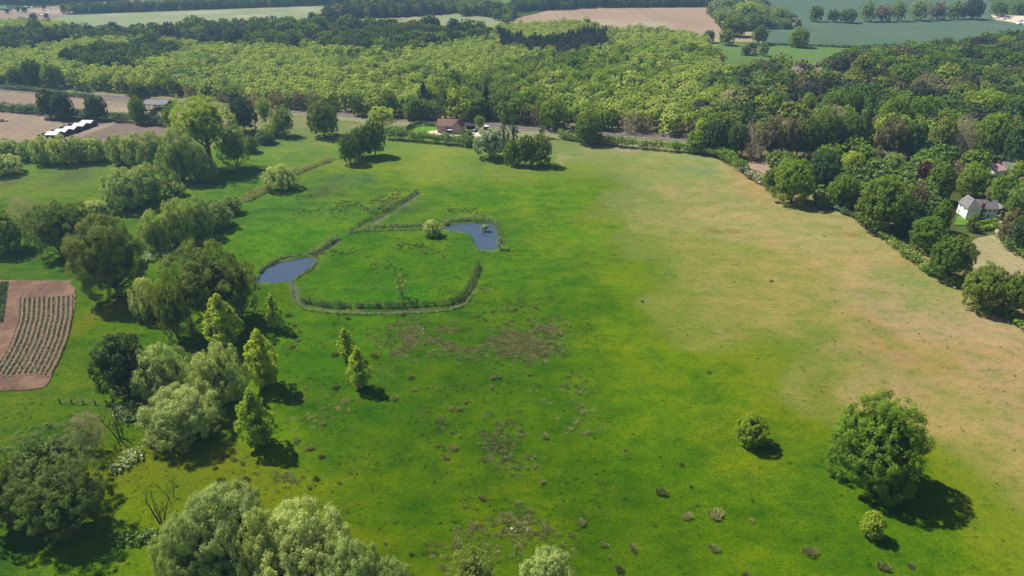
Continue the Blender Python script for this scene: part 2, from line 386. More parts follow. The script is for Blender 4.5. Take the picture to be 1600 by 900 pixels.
# albedo of the sward from samples of its own colour
S = """700 700 74 122 10;900 850 74 117 10;600 800 78 126 12;500 620 76 128 22;800 600 70 122 16;1000 700 76 126 14;850 450 78 134 30;870 520 76 128 20;950 300 92 140 32;900 262 122 152 58;1000 250 142 152 78;600 240 122 157 72
700 250 132 162 68;600 270 105 150 42;640 300 88 142 42;450 330 86 142 55;450 380 88 150 32;650 420 82 138 32;550 290 96 142 55;1100 300 156 152 88;1200 350 168 157 95;1300 400 168 153 92;1200 450 154 148 75;1100 400 148 150 70
1000 400 138 150 62;950 450 112 150 34;1050 500 142 150 60;1250 600 138 144 64;1400 550 158 143 80;1500 500 172 152 105;1550 600 168 147 95;1500 700 162 148 85;1590 760 138 138 62;1180 670 92 132 22;1250 750 86 130 20;1450 860 88 130 20
1580 860 116 142 34;1100 800 74 120 10;1300 880 76 122 14;1180 262 180 150 95;1120 245 152 160 95;1150 560 118 146 38;1020 600 94 140 18;950 600 84 132 14;960 520 100 144 22;900 400 96 142 36;1000 320 138 148 74;1050 350 152 152 82
920 350 92 146 30;860 300 92 144 35;780 300 86 140 35;750 350 84 138 38;800 250 118 152 66;1060 250 152 156 84;1400 450 166 150 95;1330 350 160 152 90;1440 430 150 150 85;1350 650 130 140 52;1290 780 82 128 18;1540 820 112 138 34
100 300 112 152 68;50 275 112 152 72;200 240 112 152 72;300 290 106 152 60;480 235 112 154 74;350 300 96 146 58;400 250 106 156 66;200 520 92 142 28;180 600 88 142 28;60 690 82 132 28;60 410 86 136 55;300 730 132 142 20;250 700 112 150 20
250 880 114 152 20;100 880 96 145 26;560 840 124 142 14;20 860 64 114 42;230 330 100 146 55;420 300 90 142 58;330 400 86 146 30;440 470 78 130 24;560 440 80 140 40;1400 800 84 128 20;330 660 104 152 20;600 560 72 122 18;480 540 80 138 24
700 800 72 122 10;800 760 78 124 12;850 850 84 126 14;150 470 96 142 36;170 490 132 142 28;20 640 96 138 50;120 650 96 138 36;560 225 118 158 80;500 210 112 152 80;360 260 90 140 50;700 225 128 158 78;150 400 86 136 50;1200 240 130 120 80
700 480 78 130 30;600 465 74 142 36;540 410 80 138 28;750 420 80 136 28;20 330 96 142 56;150 700 86 130 28;550 200 150 150 92;650 190 160 152 104;750 200 155 148 104;1000 220 158 150 112;1350 250 90 105 50;1450 300 80 95 45;1560 350 95 110 50
1500 250 110 120 60;1300 240 110 110 65;50 150 160 158 105;200 165 158 156 102;300 165 158 156 100;420 170 160 152 110;520 188 152 150 95;600 210 132 156 78;50 140 150 154 92""".replace("\n", ";").split(";")
S = [list(map(float, s.split())) for s in S]
sx, sy = zip(*[P(s[0], s[1]) for s in S]); sc_ = np.array([alb(s[2:5]) for s in S])
far_pts = [(-900,700),(-500,900),(0,900),(500,900),(900,700),(0,500),(-300,500),(300,500),(-800,200),(900,200),(0,1600),(0,-100),(-200,0),(250,0)]
sx = np.array(list(sx) + [p[0] for p in far_pts]); sy = np.array(list(sy) + [p[1] for p in far_pts])
sc_ = np.concatenate([sc_, np.tile(np.array([alb((80, 105, 45))]), (12, 1)), np.tile(np.array([alb((78, 124, 14))]), (2, 1))])
wx = gx + (fbm(gx, gy, 26, 31, 5) - .5) * 44; wy = gy + (fbm(gx, gy, 26, 41, 5) - .5) * 40
col = np.zeros((len(gx), 3)); wsum = np.zeros(len(gx))
yl = np.clip(wy, 80, 1e9)
for i in range(len(sx)):
    d2 = ((wx - sx[i]) ** 2 + (wy - sy[i]) ** 2) / (0.0012 * (sx[i] ** 2 + sy[i] ** 2) + 30)
    w = 1 / (d2 + .35) ** 2.2; col += w[:, None] * sc_[i]; wsum += w
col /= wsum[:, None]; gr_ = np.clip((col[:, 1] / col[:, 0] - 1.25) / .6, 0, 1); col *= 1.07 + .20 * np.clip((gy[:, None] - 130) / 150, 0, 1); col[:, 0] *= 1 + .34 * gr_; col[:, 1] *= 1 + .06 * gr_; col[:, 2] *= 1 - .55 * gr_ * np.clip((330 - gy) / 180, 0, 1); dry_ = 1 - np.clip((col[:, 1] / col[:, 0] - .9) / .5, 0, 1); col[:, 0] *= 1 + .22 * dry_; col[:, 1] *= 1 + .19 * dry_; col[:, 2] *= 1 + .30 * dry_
mud = np.array([.085, .085, .065])
bb = (.45 * bank * np.clip(fbm(gx, gy, 4, 77, 3) * 2.4 - .75, 0, 1))[:, None]
col = col * (1 - bb) + np.array([.25, .24, .14]) * bb
dd = np.clip(dep_ * 1.6, 0, 1)[:, None]; col = col * (1 - dd) + mud * dd
# bare and brown patches that belong to the sward
for (px, py, rx, ry, c) in ((812,250,5,7,(205,195,150)),(888,248,5,12,(200,188,145)),(896,243,10,4,(190,182,140)),(1310,361,14,4,(185,130,70)),(1130,362,14,3,(168,128,55)),(1158,364,12,3,(180,140,70)),(1130,515,20,7,(190,165,105)),
        (1075,262,22,8,(140,170,120)),(1090,265,14,4,(120,160,110)),(1180,262,25,12,(190,150,95)),(1405,556,26,9,(185,152,105)),(1290,548,16,8,(170,160,95)),(1400,410,16,5,(190,150,90)),(170,478,20,10,(150,150,20)),(560,280,28,6,(118,152,82)),
        (505,300,22,12,(110,120,70)),(545,282,40,8,(110,145,80)),(620,322,35,12,(105,120,75)),(580,365,30,5,(90,140,50)),(590,580,16,12,(100,140,30)),(120,276,35,14,(130,142,90)),(15,285,18,6,(125,135,95))):
    x0, y0 = P(px, py); xr = abs(P(px + rx, py)[0] - x0); yr = abs(P(px, py + ry)[1] - y0)
    q = ((wx * .35 + gx * .65 - x0) / xr) ** 2 + ((wy * .35 + gy * .65 - y0) / yr) ** 2
    w = (np.exp(-q) * np.clip(fbm(gx, gy, 5, int(px), 3) * 3 - .7, 0, 1))[:, None]; col = col * (1 - w) + np.array(alb(c)) * w
nx_, ny_ = len(xs), len(ys); ii = np.arange(nx_ * ny_).reshape(ny_, nx_)
GQ = np.stack([ii[:-1, :-1], ii[:-1, 1:], ii[1:, 1:], ii[1:, :-1]], -1).reshape(-1, 4)
m, t, out = new_mat('meadow_grass')
ca = N(t, "ShaderNodeAttribute", attribute_name="Col").outputs["Color"]; p = geo_pos(t)
sc1 = N(t, "ShaderNodeVectorMath", {0: p, 1: (1, 1.5, 1)}, operation='MULTIPLY').outputs[0]
n_big = noise(t, .045, 4, p); n_m2 = noise(t, .14, 5, sc1, .62); n_mid = noise(t, .42, 5, sc1, .68); n_fine = noise(t, 2.1, 5, sc1, .75); n_sp = noise(t, .95, 5, sc1, .78)
sepc = N(t, "ShaderNodeSeparateColor", {0: ca}); rg_ = N(t, "ShaderNodeMath", {0: sepc.outputs[0], 1: sepc.outputs[1]}, operation='DIVIDE').outputs[0]
dry = mrange(t, rg_, .55, .95)
def lay(c, green, dryc, f): return mixc(t, c, mixc(t, green, dryc, dry), f, 'MULTIPLY')
c = lay(ca, (1.34, 1.13, .85), (.76, .93, .70), mrange(t, n_m2, .51, .64, 0, 1))
c = lay(c, (.66, .80, .8), (1.16, 1.09, 1.14), mrange(t, n_m2, .49, .36, 0, 1))
c = lay(c, (1.24, 1.12, .95), (1.12, 1.08, 1.05), mrange(t, n_mid, .52, .68, 0, .9))
c = lay(c, (.60, .74, .8), (.66, .82, .72), mrange(t, n_mid, .48, .32, 0, .9))
c = lay(c, (.76, .88, .9), (.9, .98, .9), mrange(t, n_big, .5, .40, 0, .9))
c = lay(c, (1.25, 1.1, 1.0), (1.08, 1.03, 1.0), mrange(t, n_big, .52, .64, 0, .8))
c = lay(c, (.32, .42, .4), (.42, .52, .42), mrange(t, n_sp, .57, .68, 0, .9))
c = lay(c, (1.75, 1.6, 2.0), (1.25, 1.22, 1.3), mrange(t, n_sp, .40, .27, 0, .7))
c = lay(c, (.62, .70, .7), (.78, .82, .8), mrange(t, n_fine, .5, .66, 0, 1))
c = lay(c, (1.4, 1.3, 1.4), (1.2, 1.18, 1.2), mrange(t, n_fine, .5, .34, 0, 1))
vor = N(t, "ShaderNodeTexVoronoi", {"Scale": .55, "Randomness": 1.0, "Vector": p})
dots = N(t, "ShaderNodeMath", {0: mrange(t, vor.outputs["Distance"], .22, .10), 1: mrange(t, N(t, "ShaderNodeSeparateColor", {0: vor.outputs["Color"]}).outputs[0], .86, .90)}, operation='MULTIPLY').outputs[0]
c = mixc(t, c, (.35, .36, .45), N(t, "ShaderNodeMath", {0: dots, 1: .9}, operation='MULTIPLY').outputs[0], 'MULTIPLY')
b = N(t, "ShaderNodeBsdfDiffuse", {"Color": c, "Roughness": .6})
hsum = N(t, "ShaderNodeMath", {0: n_sp, 1: n_fine}, operation='ADD').outputs[0]
bm_ = N(t, "ShaderNodeBump", {"Strength": .55, "Distance": .3, "Height": hsum}); t.links.new(bm_.outputs[0], b.inputs["Normal"])
t.links.new(b.outputs[0], out.inputs[0]); M['meadow'] = m
gme = np_mesh('ground', np.stack([gx, gy, gz], 1), quads=GQ, mats=[m], attrs={'Col': ('FLOAT_COLOR', np.concatenate([col, np.ones((len(gx), 1))], 1))}, smooth=True)
tag(link(bpy.data.objects.new('ground', gme)), kind='structure')
def ring_sheet(name, pts, mat, z, kind='structure', jit=0.0, step=6, seed=1):
    rng = random.Random(seed); q = []
    n = len(pts)
    for i in range(n):
        a, b2 = pts[i], pts[(i + 1) % n]; L = math.hypot(b2[0] - a[0], b2[1] - a[1]); k = max(1, int(L / step))
        for j in range(k):
            f = j / k; jj = jit * (0 if j == 0 else 1)
            q.append((a[0] + (b2[0] - a[0]) * f + rng.uniform(-jj, jj), a[1] + (b2[1] - a[1]) * f + rng.uniform(-jj, jj), z))
    bm = bmesh.new(); f = bm.faces.new([bm.verts.new(v) for v in q])
    if f.normal.z < 0 or sum((q[i][0] * q[(i + 1) % len(q)][1] - q[(i + 1) % len(q)][0] * q[i][1]) for i in range(len(q))) < 0: f.normal_flip()
    bmesh.ops.triangulate(bm, faces=[f]); me = bpy.data.meshes.new(name); bm.to_mesh(me); bm.free(); me.materials.append(mat)
    return tag(link(bpy.data.objects.new(name, me)), kind=kind)
# water
m, t, out = new_mat('pond_water'); p = geo_pos(t)
bs = N(t, "ShaderNodeBsdfPrincipled", {"Base Color": c4((.045, .070, .105)), "Roughness": .08, "IOR": 1.33})
bn = N(t, "ShaderNodeBump", {"Strength": .35, "Distance": .05, "Height": noise(t, 1.6, 3, p)}); t.links.new(bn.outputs[0], bs.inputs["Normal"])
t.links.new(bs.outputs[0], out.inputs[0]); M['water'] = m
def grow(poly, k):
    cx_, cy_ = sum(a for a, _ in poly) / len(poly), sum(b for _, b in poly) / len(poly)
    r = []
    for i, (x, y) in enumerate(poly):
        x0, y0 = poly[i - 1]; x1, y1 = poly[(i + 1) % len(poly)]; tx, ty = x1 - x0, y1 - y0; L = math.hypot(tx, ty); nx2, ny2 = ty / L, -tx / L
        if inpoly(np.array([x + nx2 * .1]), np.array([y + ny2 * .1]), poly)[0]: nx2, ny2 = -nx2, -ny2
        r.append((x + nx2 * k, y + ny2 * k))
    return r
ring_sheet('pond_water', grow(POND1, .7), M['water'], -.42); ring_sheet('pond_water', grow(POND2, .7), M['water'], -.42)
def strip_pts(pl, w):
    L = []; R_ = []
    for i, (x, y) in enumerate(pl):
        x0, y0 = pl[max(0, i - 1)]; x1, y1 = pl[min(len(pl) - 1, i + 1)]; tx, ty = x1 - x0, y1 - y0; l = math.hypot(tx, ty)
        L.append((x - ty / l * w, y + tx / l * w)); R_.append((x + ty / l * w, y - tx / l * w))
    return L, R_
def strip_mesh(name, pl, w, z, mat, kind='structure', parent=None, thick=0):
    L, R_ = strip_pts(pl, w); mb = MB(); n = len(pl)
    V = [(x, y, z) for x, y in L] + [(x, y, z) for x, y in R_]; F = [(i + 1, i, n + i, n + i + 1)[::-1] for i in range(n - 1)]
    F = [f[::-1] for f in F]
    mb.add(V, F)
    if thick:
        mb.add([(x, y, z - thick) for x, y in L] + V[:n], [(i, i + 1, n + i + 1, n + i) for i in range(n - 1)])
        mb.add([(x, y, z - thick) for x, y in R_] + V[n:], [(i + 1, i, n + i, n + i + 1) for i in range(n - 1)])
    o = mb.build(name, mat, parent)
    if kind: tag(o, kind=kind)
    return o
m, t, out = new_mat('ditch_water'); p = geo_pos(t)
bs = N(t, 'ShaderNodeBsdfPrincipled', {'Base Color': mixc(t, (.05, .06, .06), (.12, .11, .08), mrange(t, noise(t, .5, 4, p), .4, .6)), 'Roughness': .22, 'IOR': 1.33}); t.links.new(bs.outputs[0], out.inputs[0]); M['murk'] = m
for k_, (pl, w) in enumerate(DITCH[:5]):
    strip_mesh('ditch_water', pl, w + .5, -.425 - .004 * k_, M['murk'])
def resample0(pl):
    q = []
    for i in range(len(pl) - 1):
        for k in range(6): f = k / 6; q.append((pl[i][0] * (1 - f) + pl[i + 1][0] * f + math.sin(i * 5 + k) * .08, pl[i][1] * (1 - f) + pl[i + 1][1] * f))
    return q + [pl[-1]]
# fields beyond
def field_mat(name, a, b2, rowdir=0.3, rowscale=.25, rowamt=.12, c3=None, edge=.05):
    m, t, out = new_mat(name); p = geo_pos(t)
    n1 = noise(t, .02, 4, p); n2 = noise(t, .5, 5, p, .7)
    c = mixc(t, tuple(v * .9 for v in a), tuple(v * .9 for v in b2), mrange(t, n1, .35, .65)); c = mixc(t, c, (.78, .8, .82), mrange(t, n2, .5, .68, 0, .8), 'MULTIPLY'); c = mixc(t, c, (1.2, 1.18, 1.15), mrange(t, n2, .5, .32, 0, .8), 'MULTIPLY')
    mp = N(t, "ShaderNodeMapping", {"Vector": p, "Rotation": (0, 0, rowdir), "Scale": (rowscale, rowscale * .02, 1)})
    c = mixc(t, c, tuple(1 - rowamt * 2 for _ in range(3)), mrange(t, noise(t, 2.0, 2, mp.outputs[0]), .45, .6), 'MULTIPLY')
    if c3: c = mixc(t, c, c3, mrange(t, noise(t, .008, 3, p), .55, .66))
    b = N(t, "ShaderNodeBsdfDiffuse", {"Color": c}); t.links.new(b.outputs[0], out.inputs[0]); return m
M['pale_field'] = field_mat('pale_field', (.19, .225, .115), (.22, .245, .13), 1.2, .3, .05, (.28, .26, .17))
M['brown_field'] = field_mat('brown_field', (.27, .195, .135), (.31, .225, .155), .25, .12, .05, (.27, .23, .15))
M['blue_crop'] = field_mat('blue_crop', (.074, .122, .076), (.088, .136, .086), .9, .1, .06)
M['pasture'] = field_mat('pasture', (.085, .150, .035), (.105, .172, .045), .6, .15, .04)
M['earth'] = field_mat('earth', (.22, .168, .122), (.27, .205, .148), -.3, .3, .07, (.30, .24, .165))
M['grey_earth'] = field_mat('grey_earth', (.155, .12, .093), (.18, .14, .108), -.5, .4, .06)
M['dry_grass'] = field_mat('dry_grass', (.27, .235, .12), (.32, .27, .145), .4, .4, .05, (.20, .21, .08))
M['lawn'] = field_mat('lawn', (.095, .20, .020), (.12, .225, .03), .4, .4, .03)
M['forest_floor'] = field_mat('forest_floor', (.035, .04, .018), (.05, .05, .025))
M['verge'] = field_mat('verge', (.22, .215, .11), (.18, .20, .09), .2, .3, .05, (.28, .23, .15))
M['ballast'] = simple_mat('ballast', (.19, .155, .135), .95, 1.5, .3)
M['gravel'] = simple_mat('gravel', (.50, .42, .32), .95, 1.5, .2)
M['soil'] = simple_mat('soil', (.105, .060, .037), .95, .8, .35, nscale2=.15, col2=(.165, .096, .060))
M['soil_dark'] = simple_mat('soil_dark', (.10, .062, .045), .95, 1.2, .3)
sheets = [
 ('pale_field', [(60,36),(75,31),(100,24),(400,13),(545,8),(530,34),(600,34),(722,20),(768,24),(790,34),(760,62),(500,70),(300,70),(160,60),(110,56)], 'pale_field', .10),
 ('farm_track', [(505,33),(560,30),(640,27),(722,19),(722,22),(640,30),(560,33)], 'dry_grass', .16),
 ('ploughed_field', [(798,40),(802,30),(860,16),(930,13),(1108,12),(1103,20),(1122,38),(1130,60),(1100,75),(960,70),(880,62),(800,56)], 'brown_field', .12),
 ('far_field', [(-60,10),(0,5),(12,9),(0,14),(-60,20)], 'pasture', .10),
 ('pale_far_field', [(800,8),(830,3),(910,-1),(870,-8),(700,-8)], 'pasture', .12),
 ('far_pasture', [(200,1),(340,-2),(545,-6),(545,7),(400,11),(220,16),(190,9)], 'pasture', .07),
 ('pig_field', [(-60,36),(-60,21),(0,17),(60,12),(150,4),(210,1),(245,2),(130,18),(95,26),(75,30),(60,36),(30,42),(-60,50)], 'earth', .13),
 ('brown_strip', [(170,50),(178,46.5),(228,48),(226,53),(200,56)], 'brown_field', .16),
 ('crop_field', [(1180,70),(1190,40),(1190,-6),(1530,-6),(1560,10),(1545,28),(1600,36),(1700,42),(1700,90),(1560,88),(1400,86),(1384,77),(1240,69)], 'blue_crop', .08),
 ('pasture', [(1105,72),(1130,66),(1200,69),(1240,71),(1382,78),(1400,90),(1380,130),(1270,140),(1150,130),(1110,100)], 'pasture', .10),
 ('crop_patch', [(1120,54),(1150,48),(1190,48),(1190,67),(1150,66),(1115,66)], 'dry_grass', .14),
 ('stubble_field', [(-60,140),(0,142),(100,151),(190,160),(240,166),(232,180),(170,176),(60,168),(0,166),(-60,166)], 'earth', .10),
 ('arable_field', [(-60,172),(0,175),(60,178),(190,191),(300,204),(300,222),(120,224),(0,224),(-60,224)], 'earth', .10),
 ('tilled_plot', [(190,191),(265,200),(290,205),(280,224),(110,222),(150,205)], 'grey_earth', .14),
 ('railway_verge', [(-80,132),(0,135),(110,145),(200,152),(290,156),(400,163),(460,170),(570,176),(780,193),(900,203),(1080,213),(1300,229),(1600,256),(1750,270),(1750,300),(1600,272),(1300,245),(1080,226),(940,221),(780,212),(700,205),(600,195),(500,186),(420,176),(300,166),(200,160),(110,151),(0,141),(-80,138)], 'verge', .08),
 ('garden_lawn', [(640,208),(645,200),(660,195),(684,197),(684,206),(675,212),(650,212)], 'lawn', .15),
 ('garden_gravel', [(668,206),(684,204),(728,206),(775,206),(770,215),(700,214),(676,212)], 'gravel', .19),
 ('garden_lawn', [(1496,338),(1530,344),(1560,344),(1562,352),(1530,352),(1490,352)], 'lawn', .15),
 ('dry_lawn', [(1505,380),(1530,372),(1560,366),(1572,385),(1600,405),(1650,420),(1650,460),(1560,440),(1510,420),(1525,400)], 'dry_grass', .15),
 ('gravel_drive', [(1553,322),(1564,320),(1566,368),(1555,366)], 'gravel', .2),
 ('bare_yard', [(1165,262),(1172,253),(1215,246),(1245,246),(1235,262),(1200,275),(1185,268)], 'brown_field', .15),
 ('clearing', [(1418,268),(1422,254),(1440,257),(1436,270)], 'dry_grass', .15),
 ('clearing', [(1545,262),(1570,262),(1600,268),(1600,280),(1550,275)], 'dry_grass', .15),
 ('bare_soil_plot', [(-80,438),(20,438),(112,439),(118,455),(117,480),(105,525),(84,582),(70,606),(30,611),(-20,613),(-80,620)], 'soil', .12),
]
for i, (nm, pts, mt, z) in enumerate(sheets):
    ring_sheet(nm, W(pts), M[mt], z, jit=.35 if nm == 'bare_soil_plot' else .5 if P(*pts[0])[1] < 450 else 1.2, step=(1.5 if nm == 'bare_soil_plot' else 4) if P(*pts[0])[1] < 450 else 12, seed=i)

strip_mesh('wheel_rut', resample0(W([(6,608),(16,570),(27,535),(31,500),(30,470),(40,452),(60,446),(112,444)])), .22, .15, M['soil_dark']); strip_mesh('wheel_rut', resample0(W([(14,609),(24,572),(34,537),(38,505),(34,474)])), .16, .145, M['soil_dark'])
